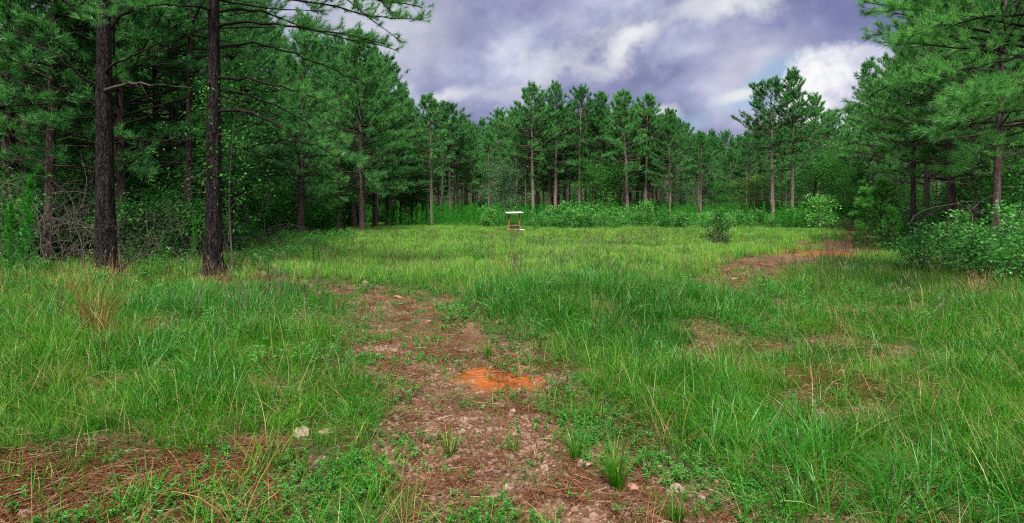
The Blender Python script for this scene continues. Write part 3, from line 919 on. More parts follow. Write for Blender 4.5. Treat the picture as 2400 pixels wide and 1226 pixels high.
    # low forbs over the stony soil
    fb = [forb_mesh('low_forb', M['forb'], rg, 8, .06, .024, 'lance', 14, .065) for _ in range(4)] + [forb_mesh('low_forb', M['forb'], rg, 6, .10, .028, 'lance', 18, .06) for _ in range(3)] + [forb_mesh('low_forb', M['forb'], rg, 5, .06, .017, 'oval', 10, .05) for _ in range(2)]
    ffb = lambda x, y, b, c, s, f: np.clip(.22 + .9 * forbzone(x, y), 0, 1) * np.clip(.16 + 1.2 * sstep(fbm(x, y, 1.8, 3, 91), .40, .62), 0, 1) * (1 - .88 * c) * (1 - .1 * s) * (1 - .5 * f) * (1 - .2 * b) * (1 - .86 * core(x, y))
    cover('forbs', [(125, 1.7, 6.5, ffb), (60, 6.5, 14, ffb)], fb, 'low leafy forbs over the stony soil', size=(.6, 1.25))
    wb = [forb_mesh('leafy_weed', M['forb'], rg, 7, .30, .06, 'lance', 20, .10) for _ in range(4)]
    cover('leafy_weeds', [(4.0, 5.5, 17, lambda x, y, b, c, s, f: (1 - b) * sstep(fbm(x, y, .6, 3, 95), .48, .62))], wb, 'leafy weeds among the grass', size=(.6, 1.2))
    ew = [forb_mesh('edge_weed', M['forb'], rg, 8, .55, .10, 'lance', 18, .16) for _ in range(4)] + [blades_mesh('edge_weed', M['lush'], 40, .6, .012, .16, .7, rg, 4) for _ in range(2)]
    eg = lambda x, y: sstep(-5.6 - .06 * (y - 12) - x, 0, 2) * sstep(-13.5 - .1 * (y - 12) - x, 2.0, 0)
    er = lambda x, y: sstep(x - 9.3 - .36 * (y - 11), 0, 1.2) * sstep(x - 14 - .45 * (y - 11), 3, 0)
    cover('edge_weeds', [(7, 11.5, 30, lambda x, y, b, c, s, f: np.maximum(eg(x, y) * .8, er(x, y) * .7) * (1 - .75 * b) * (1 - .8 * s) * (np.hypot(x + 9.8, y - 13.2) > 1.4) * (np.hypot(x + 7.5, y - 13.6) > 1.3) * (.25 + .75 * sstep(fbm(x, y, .7, 3, 93), .40, .58)))], ew, 'leafy weeds and tall grass rising at the edges of the woods', size=(.6, 1.3), tilt=.15)
    # fallen needles and dead blades
    st = [straw_mesh('fallen_needle', M['straw'], rg) for _ in range(5)]
    cover('pine_straw', [(150, 1.6, 7, lambda x, y, b, c, s, f: np.clip(s + .16 * b + .05, 0, 1) * (1 - .8 * c)), (40, 7, 17, lambda x, y, b, c, s, f: np.clip(s + .22 * b, 0, 1) * (1 - .8 * c))], st, 'red brown pine straw on the ground', size=(.7, 1.3), tilt=.05)
    dt = [blades_mesh('dead_grass', M['tan'], 14, .36, .0045, .07, .9, rg, 4) for _ in range(4)]
    cover('dead_grass', [(8, 1.8, 16, lambda x, y, b, c, s, f: np.clip(.10 + .7 * s + .5 * sstep(fbm(x, y, .8, 3, 97), .55, .7), 0, 1) * (1 - .7 * b)),
                         (4.5, 16, 58, lambda x, y, b, c, s, f: .08 + .7 * sstep(fbm(x, y, .4, 3, 98), .52, .66) + .9 * sstep(y, 46, 52) * sstep(fbm(x, y, .4, 2, 99), .4, .6) + .7 * sstep(-7.5 - x, 0, 2))], dt, 'tan dead grass blades among the green')
    # stones too many to count
    pb = []
    for k in range(6):
        V, F = rock_arrays(rg, 1, .3, .6); pb.append(make_mesh('pebble', V * .019, F, M['pebble'], False))
    cover('gravel', [(620, 2.2, 7, lambda x, y, b, c, s, f: 1.3 * b ** 1.2 * (1 - .8 * s) * (1 - .7 * c) * (.15 + .85 * sstep(fbm(x, y, 2.2, 3, 101), .38, .58))),
                     (170, 7, 20, lambda x, y, b, c, s, f: 1.2 * b ** 1.2 * (1 - .8 * s) * (1 - .7 * c) * (.1 + .9 * sstep(fbm(x, y, 1.5, 3, 102), .4, .6)))],
          pb, 'small pale stones in the bare soil', size=(.36, 1.15), tilt=.4, sfun=lambda x, y: 1 + 1.3 * RNG.random(len(x)) ** 6, sink=.004)


build_cover()

# ------------------------------------------------------------------ trees
LIB = {}


def lib_pine(key, n, bark, needle, **kw):
    for i in range(n):
        h = kw['H'] * (1 + .06 * (i - n / 2))
        w, nd = pine(kw.get('seed', 1) * 100 + i, h, kw['hb'] * (1 + .11 * ((i * 7) % 5 - 2)), kw['R'] * (1 + .12 * ((i * 3) % 4 - 1.5)), kw['r0'],
                     **{k: v for k, v in kw.items() if k not in ('seed', 'H', 'hb', 'R', 'r0')})
        LIB.setdefault(key, []).append((w.mesh('trunk', M[bark], True), nd.mesh('crown', M[needle]), h))


# far row of the clearing: tall, bare below, open crowns
lib_pine('far', 8, 'bark_pink', 'needle', seed=3, H=14.0, hb=5.9, R=2.85, r0=.17, per=16, nl=.27, nw=.026, whorl=.48, nb=5, dens=5.6, twig=.6, dead=14, shape=.62, twig_r=.012)
lib_pine('deep', 4, 'bark_pink', 'needle', seed=4, H=13.5, hb=4.8, R=2.7, r0=.16, per=11, nl=.30, nw=.036, whorl=.55, nb=5, dens=4.8, twig=.65, dead=10, shape=.62, twig_r=0)
lib_pine('slim', 3, 'bark_dim', 'needle', seed=8, H=13.0, hb=5.0, R=2.7, r0=.125, per=18, nl=.22, nw=.014, whorl=.5, nb=4, dens=6.5, twig=.6, dead=22, shape=.62, sides=14, twig_r=.008)
# edge pines with boughs nearly to the ground
lib_pine('edge', 4, 'bark', 'needle', seed=5, H=13.0, hb=2.6, R=3.5, r0=.19, per=20, nl=.22, nw=.016, whorl=.47, nb=5, dens=7.2, twig=.62, dead=12, low_up=-.10, rise=4, shape=.75)
lib_pine('right', 3, 'bark', 'needle_near', seed=6, H=12.5, hb=3.6, R=3.7, r0=.16, per=30, nl=.20, nw=.0125, whorl=.50, nb=4, dens=7.0, twig=.60, dead=22, low_up=.05, rise=8, shape=.7, sides=12)
lib_pine('young', 2, 'bark', 'needle_young', seed=7, H=2.6, hb=.25, R=.8, r0=.03, per=26, nl=.2, nw=.013, whorl=.28, nb=4, dens=6, twig=.25, dead=0)


def tree(kind, i, x, y, height, label, group=None, rz=None, name='pine_tree', cat='pine tree', fat=1.0, lean=(0, 0)):
    tm, cm, h = LIB[kind][i % len(LIB[kind])]
    s = height / h
    o = thing(name, label, cat, (x, y, gz_at(x, y)), RNG.random() * 6.28 if rz is None else rz, group, (s * fat, s * fat, s))
    if name == 'pine_tree': lean = (RNG.normal() * .016, RNG.normal() * .016)
    o.rotation_euler[0], o.rotation_euler[1] = lean
    link('trunk', tm, o); link('crown', cm, o)
    return o


def top_h(py, Y): return gz(py, Y)


FAR = [  # photograph x, distance, y of the top, mesh, label
    (1013, 52, 230, 0, 'slender pine with bare pinkish trunk standing forward of the dark left wood'),
    (1055, 58, 248, 1, 'rounded pine right behind the slender pinkish one at the wood corner'),
    (1088, 68, 275, 3, 'short pine in the low dip of the far treeline left of the feeder'),
    (1128, 70, 282, 4, 'second short pine in the low treeline dip left of the feeder'),
    (1166, 66, 268, 2, 'pointed pine above the dull grey green broadleaf left of the feeder'),
    (1212, 64, 258, 5, 'pine rising straight behind the white roofed feeder'),
    (1250, 56, 212, 1, 'first tall pine right of the feeder with flat topped crown'),
    (1302, 56, 204, 3, 'tall full crowned pine with pale double trunk right of the feeder'),
    (1322, 60, 262, 0, 'thin pine tucked behind the pale double trunk'),
    (1357, 57, 218, 2, 'narrow pointed pine third from the feeder in the far row'),
    (1390, 63, 268, 4, 'lower pine between the narrow pointed one and the bushy broadleaf'),
    (1412, 57, 220, 5, 'pine whose crown rises above the bushy dark broadleaf tree'),
    (1446, 62, 262, 1, 'shorter pine just right of the bushy dark broadleaf tree'),
    (1472, 55, 222, 0, 'tall pine with long bare straight trunk in the middle of the far row'),
    (1492, 60, 250, 3, 'dark trunked pine behind the long bare straight trunk'),
    (1512, 56, 236, 2, 'leaning pale trunked pine mid way along the far row'),
    (1540, 60, 290, 4, 'thin short pine beside the leaning pale trunk'),
    (1570, 54, 260, 5, 'pine with slightly curved dark trunk closing the tall far row'),
    (1606, 66, 298, 1, 'first low pine of the gap right of the tall far row'),
    (1640, 74, 318, 0, 'second low pine of the gap in the far treeline'),
    (1672, 76, 312, 3, 'third low pine of the gap in the far treeline'),
    (1702, 76, 316, 2, 'fourth low pine of the gap in the far treeline'),
    (1738, 70, 322, 4, 'low pine at the lowest notch of the far skyline'),
    (1768, 62, 285, 5, 'pine left of the twin tall pines beside the white cloud'),
    (1812, 47, 195, 1, 'left one of the twin tall pines with pale bare trunk'),
    (1856, 47, 175, 3, 'right one of the twin tall pines, tallest under the white cloud'),
    (1905, 52, 235, 2, 'pine stepping down right beside the twin tall pines'),
    (1942, 56, 268, 0, 'second pine stepping down from the twin tall pines'),
    (1978, 60, 305, 4, 'last low pine before the right hand pine mass'),
]
for px, Y, ty, i, lab in FAR:
    x = gx(px, Y)
    tree('far', i, x, Y, top_h(ty, Y) - gz_at(x, Y), lab, 'pines of the far treeline', fat=1.0)
for px, Y, ty, i, lab in ((1035, 56, 262, 2, 'thin stem between the two pines of the wood corner'), (1105, 60, 300, 6, 'thin stem left of the dull grey green broadleaf'), (1232, 58, 252, 7, 'thin stem between the feeder and the flat topped tall pine'),
                          (1275, 59, 246, 6, 'thin stem between the flat topped pine and the pale double trunk'), (1338, 59, 250, 7, 'thin stem left of the narrow pointed pine'), (1372, 60, 255, 4, 'thin stem right of the narrow pointed pine'),
                          (1398, 58, 250, 6, 'thin stem left behind the bushy dark broadleaf'), (1455, 58, 246, 7, 'thin stem left of the long bare straight trunk'), (1502, 58, 262, 5, 'thin stem left of the leaning pale trunk'),
                          (1526, 57, 268, 6, 'thin stem right of the leaning pale trunk'), (1556, 57, 285, 7, 'thin stem left of the curved dark trunk'), (1588, 58, 290, 2, 'thin stem right of the curved dark trunk'),
                          (1655, 64, 322, 6, 'thin stem in the gap, between its second and third low pines'), (1720, 64, 326, 7, 'thin stem left of the lowest notch of the skyline'), (1750, 60, 312, 4, 'thin stem right of the lowest notch of the skyline')):
    tree('far', i, gx(px, Y), Y, top_h(ty, Y), lab, 'thin stems of the far treeline', fat=.78)
x = gx(1290, 56.6); tree('far', 5, x, 57.4, 11.5, 'second stem of the pale double trunk right of the feeder', 'pines of the far treeline')

# left edge of the clearing, from the big crowns back to the corner
LEFT = [
    (705, 31, 12.2, 0, 'dark trunked pine with low boughs standing at the left grass edge'),
    (618, 36, 13.0, 1, 'bushy pine behind the dark trunked one at the left grass edge'),
    (575, 27, 12.0, 2, 'pine hung with low boughs right behind the second big trunk'),
    (795, 40, 13.6, 3, 'pine with low boughs, fifth in along the left grass edge'),
    (830, 45, 14.6, 0, 'full pine in front of the brown weeds on the left edge'),
    (880, 47, 14.4, 2, 'tall full pine forming the right shoulder of the left wood'),
    (912, 50, 14.8, 1, 'pale trunked pine at the right shoulder of the left wood'),
    (940, 54, 13.6, 3, 'pine stepping down on the right slope of the left wood'),
    (968, 58, 12.6, 0, 'narrow pine lowest on the right slope of the left wood'),
    (760, 44, 14.5, 1, 'tall pine in the second rank of the left wood'),
    (660, 43, 14.5, 3, 'tall bushy pine whose top shows between the boughs of the second big trunk'),
    (850, 36, 12.6, 1, 'green pine bulging out over the left grass edge'),
]
for px, Y, h, i, lab in LEFT:
    tree('edge', i, gx(px, Y), Y, h, lab, 'edge pines of the left wood', fat=1.0)

RIGHT = [
    (2230, 21, 11.5, 0, 'big pine with thick reddish trunk behind the lobed leaf shrub'),
    (2250, 24, 12.0, 1, 'pine close behind the thick reddish trunk'),
    (2140, 25, 10.5, 2, 'thin pink trunked pine at the left end of the right wood'),
    (2285, 20, 10.5, 1, 'short stemmed pine right of the thick reddish trunk'),
    (2330, 16.5, 11.5, 2, 'grey trunked pine behind the dead grey branches'),
    (2170, 31, 12.5, 0, 'full pine in the second rank of the right wood'),
    (2110, 38, 12.0, 1, 'pine hanging over the end of the red track'),
    (2060, 50, 12.0, 2, 'dark pine closing the end of the red track'),
    (2420, 18, 11.0, 0, 'pine at the dense far right of the right wood'),
]
for px, Y, h, i, lab in RIGHT:
    tree('right', i, gx(px, Y), Y, h, lab, 'pines of the right wood', fat=.8 if px == 2330 else 1.0)
tree('young', 0, gx(2090, 20), 20, 1.7, 'bright green young pine at the turn of the red track', 'young pines', fat=.95)
tree('young', 1, gx(2066, 26), 26, 3.0, 'taller bright green young pine behind the turn of the red track', 'young pines', fat=1.1)
tree('young', 0, gx(2035, 33), 33, 3.0, 'bright green young pine furthest along the red track', 'young pines', fat=1.2)
tree('young', 0, gx(2255, 15.5), 15.5, 1.5, 'dark young pine low between the two leafy right shrubs', 'young pines')

# the woods behind: single trees as far as they can be told apart
def wood_rows():
    taken = [(gx(q[0], q[1]), q[1]) for q in FAR + LEFT + RIGHT]
    def free(x, y, d):
        if any((x - a) ** 2 + (y - b) ** 2 < d * d for a, b in taken): return False
        taken.append((x, y)); return True
    rg = np.random.default_rng(77)
    deep = []
    n = 0
    for _ in range(900):     # left wood
        y = rg.uniform(17, 66); x = -rg.uniform(0, 32) - 11.5 - max(0, (y - 20) * .06)
        if x < -.92 * y - 4 or not free(x, y, 3.1): continue
        deep.append((tree('deep' if y > 26 else 'edge', n, x, y, rg.uniform(11.5, 14), 'x', 'pines inside the left wood'), x, y, 'dark pine', LEFT)); n += 1
        if n >= 62: break
    n = 0
    for _ in range(900):     # right wood
        y = rg.uniform(20, 66); x = 15 + (y - 18) * .48 + rg.uniform(0, 24)
        if x > .92 * y + 4 or not free(x, y, 3.0): continue
        deep.append((tree('deep', n, x, y, rg.uniform(10.5, 13), 'x', 'pines inside the right wood'), x, y, 'shaded pine', RIGHT)); n += 1
        if n >= 34: break
    n = 0
    for _ in range(1800):     # behind the far row
        y = rg.uniform(58.5, 80); x = rg.uniform(-26, 42)
        low = 0.0
        if not free(x, y, 2.25): continue
        px = CX + x / y * F_PX
        lim = np.interp(px, [900, 960, 1060, 1090, 1180, 1240, 1560, 1620, 1740, 1790, 1940, 2000, 2100], [200, 280, 290, 295, 290, 262, 285, 325, 335, 300, 300, 335, 340])
        h = top_h(lim + rg.uniform(-12, 22), y)
        deep.append((tree('far' if n % 2 else 'deep', n, x, y, max(8.0, h), 'x', 'pines behind the far row'), x, y, 'thin pine', FAR)); n += 1
        if n >= 118: break
    # name each by the labelled tree it stands behind and by its rank there
    short = dict(zip([q[4] for q in FAR + LEFT + RIGHT], [
        'slender corner pine', 'rounded corner pine', 'short dip pine', 'second dip pine', 'pointed pine left of feeder', 'pine behind feeder', 'flat topped tall pine',
        'pale double trunk', 'thin pine by double trunk', 'narrow pointed pine', 'lower pine by bushy broadleaf', 'pine over bushy broadleaf', 'shorter pine by bushy broadleaf',
        'long bare straight trunk', 'dark trunk by straight one', 'leaning pale trunk', 'short pine by leaning trunk', 'curved dark trunk', 'first gap pine', 'second gap pine',
        'third gap pine', 'fourth gap pine', 'skyline notch pine', 'pine before twin pines', 'left twin tall pine', 'right twin tall pine', 'first step pine by twins', 'second step pine by twins', 'last low pine by twins',
        'dark trunk at grass edge', 'bushy grass edge pine', 'low pine behind second big trunk', 'fifth edge pine', 'pine behind brown weeds', 'tall shoulder pine', 'pale shoulder trunk', 'upper right slope pine',
        'lowest right slope pine', 'second rank tall pine', 'tall bushy pine between boughs', 'bulging edge pine',
        'thick reddish right trunk', 'pine close by reddish trunk', 'thin pink right trunk', 'short stemmed right pine', 'grey trunk by dead branches', 'full second rank right pine', 'pine over track end', 'dark pine closing track', 'dense far right pine']))
    by = {}
    for o, x, y, what, ref in deep:
        px = CX + x / y * F_PX
        q = min(ref, key=lambda r: abs(r[0] - px))
        side = 'straight behind' if abs(q[0] - px) < 9 else ('behind and left of' if px < q[0] else 'behind and right of')
        if px < -60 or px > 2460: side = 'wide of and behind'
        by.setdefault((short[q[4]], side, what), []).append((y, o))
    rank = ['nearest', 'second', 'third', 'fourth', 'fifth', 'sixth', 'seventh', 'eighth', 'ninth', 'tenth', 'eleventh', 'twelfth'] + ['%dth' % k for k in range(13, 60)]
    for (ref, side, what), l in by.items():
        for k, (y, o) in enumerate(sorted(l, key=lambda q: q[0])):
            o['label'] = ' '.join(((rank[k] + ' ') if len(l) > 1 else '').split() + [what, side, 'the'] + ref.split())


wood_rows()

# a far-off wood that closes the view
def far_wood():
    rg = np.random.default_rng(9)
    pts = []
    for y in np.arange(86, 150, 4.5):
        for x in np.arange(-y * 1.0, y * 1.0, 4.0):
            pts.append((x + rg.normal() * 1.2, y + rg.normal() * 1.5))
    for y in np.arange(20, 88, 4.5):
        for x in np.arange(38, 60, 4.0):
            pts.append((-(x + rg.normal()) - 4, y + rg.normal())); pts.append((x + y * .35 + rg.normal(), y + rg.normal()))
    p = np.array(pts)
    z = ground_z(p[:, 0], p[:, 1])
    n = len(p)
    px = CX + p[:, 0] / p[:, 1] * F_PX
    s = np.where(p[:, 1] > 85, .78, .95) * rg.uniform(.88, 1.05, n)
    s = np.where((px > 1580) & (px < 1790) & (p[:, 1] > 85), s * .92, s)
    rot = np.stack([np.zeros(n), np.zeros(n), rg.random(n) * 6.28], -1)
    ms = []
    for tm, cm, h in LIB['deep'][:3]:
        ms.append(merge_mesh('far_pine', tm, cm))
    scatter('forest', np.column_stack([p, z]), rot, s, ms, 'far off dark pine wood beyond the clearing')


def merge_mesh(name, *parts):
    import bmesh
    bm = bmesh.new(); mats = []
    for k, me in enumerate(parts):
        n0 = len(bm.faces)
        bm.from_mesh(me); bm.faces.ensure_lookup_table()
        for f in bm.faces[n0:]: f.material_index = k
        mats.append(me.materials[0])
    out = bpy.data.meshes.new(name); bm.to_mesh(out); bm.free()
    for m_ in mats: out.materials.append(m_)
    return out


far_wood()

# the two big trunks and the near right pine, limb by limb
def near_pine(name, label, x, y, H, r0, limbs, seed, boughs, hb, rough=.10, lean=(0, 0), azr=None, R=3.5, bark='bark_near', needle='needle_near'):
    """limbs: [(start height, [photo points with distance], radius, needles from, density)]; boughs: how many more above"""
    rng = np.random.default_rng(seed)
    z0 = gz_at(x, y)
    o = thing(name, label, 'pine tree', (x, y, z0))
    tb = Buf()
    at, rad = bark_trunk(tb, H, r0, rng, 56, 150, lean, .45, rough, sway=.06)
    link('trunk', tb.mesh('trunk', M[bark], True), o)
    tl = []
    def limb(br, r, s0, dens, grey, twig=.5):
        b = Buf()
        k = len(br)
        rr = r * np.linspace(1, .22, k) * (1 + rng.normal(size=k) * .05)
        V, F = tubes(br[None], rr[None], 7); b.add(V, F, .65 if grey else .1)
        if dens > 0: leafy_shoots(br, rng, b, tl, dens, s0, twig, hang=.05, r=.005)
        else:
            for j in range(2, k - 1):
                if rng.random() < .7:
                    t = bend(br[j], norm(br[j + 1] - br[j]) + rng.normal(size=3) * .6, rng.uniform(.2, .7), 4, rng, 0, .15)
                    V, F = tubes(t[None], (r * .3 * np.linspace(1, .3, 4))[None], 4); b.add(V, F, .5)
        link('limb', b.mesh('limb', M['twig_dark'], True), o)
    base = np.array([x, y, z0])
    for pts, r, s0, dens, grey in limbs:
        q = np.array([P3(*p) for p in pts]) - base
        t = np.linspace(0, len(q) - 1, len(q) * 3)
        br = np.stack([np.interp(t, np.arange(len(q)), q[:, k]) for k in range(3)], -1)
        br[0, :2] = at(br[0, 2])[:2]
        br[1:-1] = .25 * br[:-2] + .5 * br[1:-1] + .25 * br[2:]
        br[1:] += rng.normal(size=br[1:].shape) * .025
        limb(br, r, s0, dens, grey, .55)
    az = rng.random() * 6.28
    for i in range(boughs):
        h = hb + (H - hb - .5) * (i / boughs)
        t = i / boughs
        az = az + 2.4 + rng.normal() * .3 if azr is None else rng.uniform(*azr)
        el = math.radians(2 + 50 * t + rng.normal() * 8)
        d = np.array([math.cos(az) * math.cos(el), math.sin(az) * math.cos(el), math.sin(el)])
        br = bend(at(h), d, R * ((1 - t) ** .7 + .1) * rng.uniform(.7, 1.1), 8, rng, -.1 + .4 * t, .07)
        limb(br, .030 * (1.1 - .6 * t), .25, 10.0, False, .6)
    B = np.concatenate([q[0] for q in tl]); A = np.concatenate([q[1] for q in tl])
    nd = Buf(); nd.add(*needle_tufts(B, A, 48, .18, .0066, rng, shoot=.14))
    link('crown', nd.mesh('crown', M[needle]), o)
    return o


D1, D2 = 13.8, 14.2
near_pine('pine_tree', 'big pine with dark furrowed trunk and two bare limbs, nearest on the left', gx(250, D1), D1, 15, .215, [
    ([(225, 205, D1), (160, 150, D1 - .3), (80, 105, D1 - .5), (5, 55, D1 - .7)], .035, 1, 0, False),
    ([(228, 212, D1), (300, 195, D1 - .4), (330, 196, D1 - .5), (440, 203, D1 - .6)], .05, 1, 0, True),
    ([(232, 190, D1), (275, 150, D1 - .2), (330, 120, D1 - .3), (390, 92, D1 - .3)], .04, 1, 0, False),
    ([(232, 80, D1), (300, 30, D1 + .2), (345, 0, D1 + .3), (420, -60, D1 + .4)], .055, .5, 4, False),
    ([(230, 10, D1), (290, 5, D1 - .3), (380, -25, D1 - .5)], .045, .4, 5, False),
    ([(240, 330, D1), (290, 325, D1 + .4), (340, 330, D1 + .9), (380, 325, D1 + 1.2)], .028, 1, 0, False),
    ([(225, 250, D1), (150, 215, D1 - .4), (60, 190, D1 - .8), (-60, 160, D1 - 1.2)], .02, 1, 0, False),
], 21, 26, 6.8, lean=(-.012, 0))
near_pine('pine_tree', 'second big dark trunk with long boughs reaching right into the sky', gx(500, D2), D2, 15.5, .20, [
    ([(520, 65, D2), (575, 50, D2 - .2), (640, 58, D2 - .3), (720, 62, D2 - .5), (800, 80, D2 - .6), (900, 105, D2 - .8)], .045, .3, 9, False),
    ([(520, 180, D2), (590, 183, D2 - .3), (660, 205, D2 - .6), (730, 222, D2 - .8), (790, 260, D2 - 1.0)], .04, .35, 8, False),
    ([(520, 262, D2), (580, 255, D2 - .3), (640, 285, D2 - .5), (700, 325, D2 - .7), (770, 355, D2 - .9), (840, 385, D2 - 1.0)], .04, .45, 6, False),
    ([(515, -30, D2), (620, -55, D2 - .3), (740, -40, D2 - .5), (880, -5, D2 - .7), (985, 15, D2 - .8)], .05, .3, 11, False),
    ([(515, -60, D2), (640, -110, D2 + .2), (760, -80, D2), (860, -30, D2 - .2), (920, 30, D2 - .3)], .05, .3, 11, False),
    ([(520, 30, D2), (600, 20, D2 + .5), (700, 60, D2 + .8), (800, 90, D2 + .8), (930, 115, D2 + .8)], .04, .25, 11, False),
    ([(520, 110, D2), (600, 95, D2 + .3), (690, 125, D2 + .5), (780, 165, D2 + .6), (850, 190, D2 + .6)], .035, .25, 10, False),
    ([(520, 215, D2), (600, 225, D2 + .4), (680, 265, D2 + .7), (740, 300, D2 + .9), (800, 330, D2 + 1.0)], .03, .3, 9, False),
    ([(520, -90, D2), (600, -110, D2 + .6), (700, -70, D2 + .8), (820, 0, D2 + .8), (935, 95, D2 + .7)], .035, .25, 11, False),
    ([(520, -20, D2), (640, -10, D2 + .2), (760, 10, D2 + .3), (870, 40, D2 + .3), (990, 45, D2 + .2)], .035, .3, 11, False),
    ([(520, 318, D2), (545, 308, D2 - .4), (570, 300, D2 - .6)], .02, 1, 0, True),
    ([(500, 390, D2), (470, 405, D2 - .5), (420, 440, D2 - .7)], .018, 1, 0, True),
    ([(520, 365, D2), (560, 360, D2 - .3), (605, 365, D2 - .5)], .016, 1, 0, False),
], 22, 26, 6.6, lean=(.004, 0))
near_pine('pine_tree', 'near pine at the extreme right whose long needled boughs overhang the shrubs', 10.6, 11.2, 12, .16, [
    ([(2460, 120, 11.2), (2330, 150, 10.6), (2220, 170, 10.2), (2120, 200, 10.0)], .030, .15, 13, False),
    ([(2460, 30, 11.2), (2330, 40, 10.8), (2200, 60, 10.6), (2090, 110, 10.4)], .030, .15, 13, False),
    ([(2460, 250, 11.2), (2360, 262, 10.6), (2270, 280, 10.2), (2190, 320, 10.0)], .028, .15, 13, False),
    ([(2460, -60, 11.2), (2330, -60, 11), (2200, -20, 11), (2080, 30, 11)], .030, .15, 13, False),
    ([(2460, 180, 11.2), (2380, 200, 10.2), (2310, 230, 9.6), (2240, 250, 9.3)], .028, .15, 13, False),
    ([(2460, 330, 11.2), (2390, 330, 10.6), (2320, 350, 10.4), (2250, 395, 10.2)], .026, .15, 13, False),
    ([(2460, 90, 11.2), (2300, 100, 11.8), (2180, 150, 12.2), (2060, 210, 12.6), (1985, 265, 12.8)], .03, .2, 11, False),
], 23, 34, 4.3, azr=(2.3, 4.3), R=4.0, bark='bark')

# slimmer pines between and behind the two big trunks
for px, Y, h, k, lab in ((110, 16.0, 13, 0, 'reddish pine trunk left of the nearest big one'), (62, 17.2, 13, 1, 'thin dark pine trunk further left of the reddish one'),
                         (440, 17.5, 13, 2, 'thin pine trunk between the two big dark trunks'), (160, 19.5, 13, 3, 'pine trunk seen right beside the reddish one'),
                         (548, 24, 12, 1, 'slim trunk just behind the second big dark trunk'), (370, 21, 13, 0, 'slim trunk in the gap between the two big ones')):
    tree('slim', k, gx(px, Y), Y, h, lab, 'slim pines of the left wood', fat=1.0)

# ------------------------------------------------------------------ broadleaf trees and shrubs
def lib_broad(key, n, bark, leafm, **kw):
    for i in range(n):
        a = dict(kw); seed = a.pop('seed')
        w, lf = broadleaf(seed * 50 + i, **a)
        LIB.setdefault(key, []).append((w.mesh('trunk', M[bark], True), lf.mesh('crown', M[leafm]), kw['H']))


lib_broad('oak', 2, 'bark', 'broad', seed=31, H=6.5, R=2.6, hb=1.0, r0=.10, nleaf=15000, size=.10, kind='diamond', nbr=46, clump=.34)
lib_broad('dull', 1, 'twig', 'broad_dull', seed=32, H=7, R=2.6, hb=1.0, r0=.10, nleaf=8000, size=.13, kind='diamond', nbr=46, clump=.34)
lib_broad('yellow', 1, 'bark', 'broad_yellow', seed=33, H=5.5, R=2.4, hb=.8, r0=.07, nleaf=6000, size=.13, kind='diamond', nbr=34, clump=.25, up=.1)
lib_broad('under', 3, 'twig', 'broad', seed=34, H=2.6, R=1.3, hb=.3, r0=.02, nleaf=2600, size=.085, kind='oval', nbr=40, stems=7, clump=.17)
lib_broad('thicket', 2, 'twig', 'broad', seed=35, H=3.6, R=1.9, hb=.2, r0=.03, nleaf=4200, size=.13, kind='diamond', nbr=50, stems=6, clump=.3, low=1)
lib_broad('gum', 3, 'twig', 'gum', seed=36, H=1.7, R=1.0, hb=.2, r0=.014, nleaf=1900, size=.088, kind='star', nbr=40, stems=8, clump=.13, flat=.55, low=1)
lib_broad('sapling', 3, 'twig', 'sapling', seed=37, H=2.0, R=.8, hb=.2, r0=.016, nleaf=900, size=.14, kind='oval', nbr=30, stems=4, clump=.16, flat=.5, low=1)
lib_broad('vine', 2, 'twig', 'broad', seed=38, H=6.0, R=1.3, hb=.6, r0=.03, nleaf=2600, size=.085, kind='oval', nbr=40, clump=.22)


def shrub(kind, i, x, y, h, label, group=None, name='shrub', cat='shrub', fat=1.0):
    return tree(kind, i, x, y, h, label, group, None, name, cat, fat)


shrub('dull', 0, gx(1178, 55), 55, 6.2, 'dull grey green broadleaf tree left of the feeder, before the dark wood', None, 'broadleaf_tree', 'tree')
shrub('oak', 0, gx(1425, 55.5), 55.5, 6.6, 'bushy dark broadleaf tree in the far row', None, 'broadleaf_tree', 'tree', 1.1)
shrub('yellow', 0, gx(1770, 52), 52, 5.0, 'yellow green broadleaf tree left of the twin tall pines', None, 'broadleaf_tree', 'tree')
shrub('oak', 1, gx(1905, 50), 50, 7.0, 'large dark broadleaf tree behind the twin tall pines', None, 'broadleaf_tree', 'tree', 1.3)
shrub('oak', 0, gx(1960, 54), 54, 6.2, 'dark broadleaf tree over the dead brush pile', None, 'broadleaf_tree', 'tree', 1.2)
shrub('dull', 0, gx(1600, 56), 56, 4.2, 'grey half dead broadleaf tree at the end of the tall far row', None, 'broadleaf_tree', 'tree')
shrub('oak', 1, gx(1700, 60), 60, 4.5, 'low dark broadleaf tree in the gap of the far treeline', None, 'broadleaf_tree', 'tree')
shrub('oak', 0, gx(985, 57), 57, 4.5, 'low dark broadleaf tree in the corner of the clearing', None, 'broadleaf_tree', 'tree')
shrub('oak', 1, gx(2030, 44), 44, 5.0, 'dark broadleaf tree closing the end of the red track', None, 'broadleaf_tree', 'tree')
shrub('oak', 0, gx(2370, 22), 22, 5.5, 'dark broadleaf tree behind the dead grey branches on the right', None, 'broadleaf_tree', 'tree')
shrub('oak', 1, gx(400, 24), 24, 5.5, 'shaded broadleaf tree in the gap between the two big trunks', None, 'broadleaf_tree', 'tree')
shrub('oak', 0, gx(10, 21), 21, 6.0, 'shaded broadleaf tree at the extreme left of the wood', None, 'broadleaf_tree', 'tree')
shrub('vine', 0, gx(545, 14.6), 14.6, 5.4, 'leafy young tree growing close beside the second big trunk', None, 'broadleaf_tree', 'tree')
shrub('vine', 1, gx(205, 18.5), 18.5, 6.4, 'leafy young tree growing behind the nearest big trunk', None, 'broadleaf_tree', 'tree')

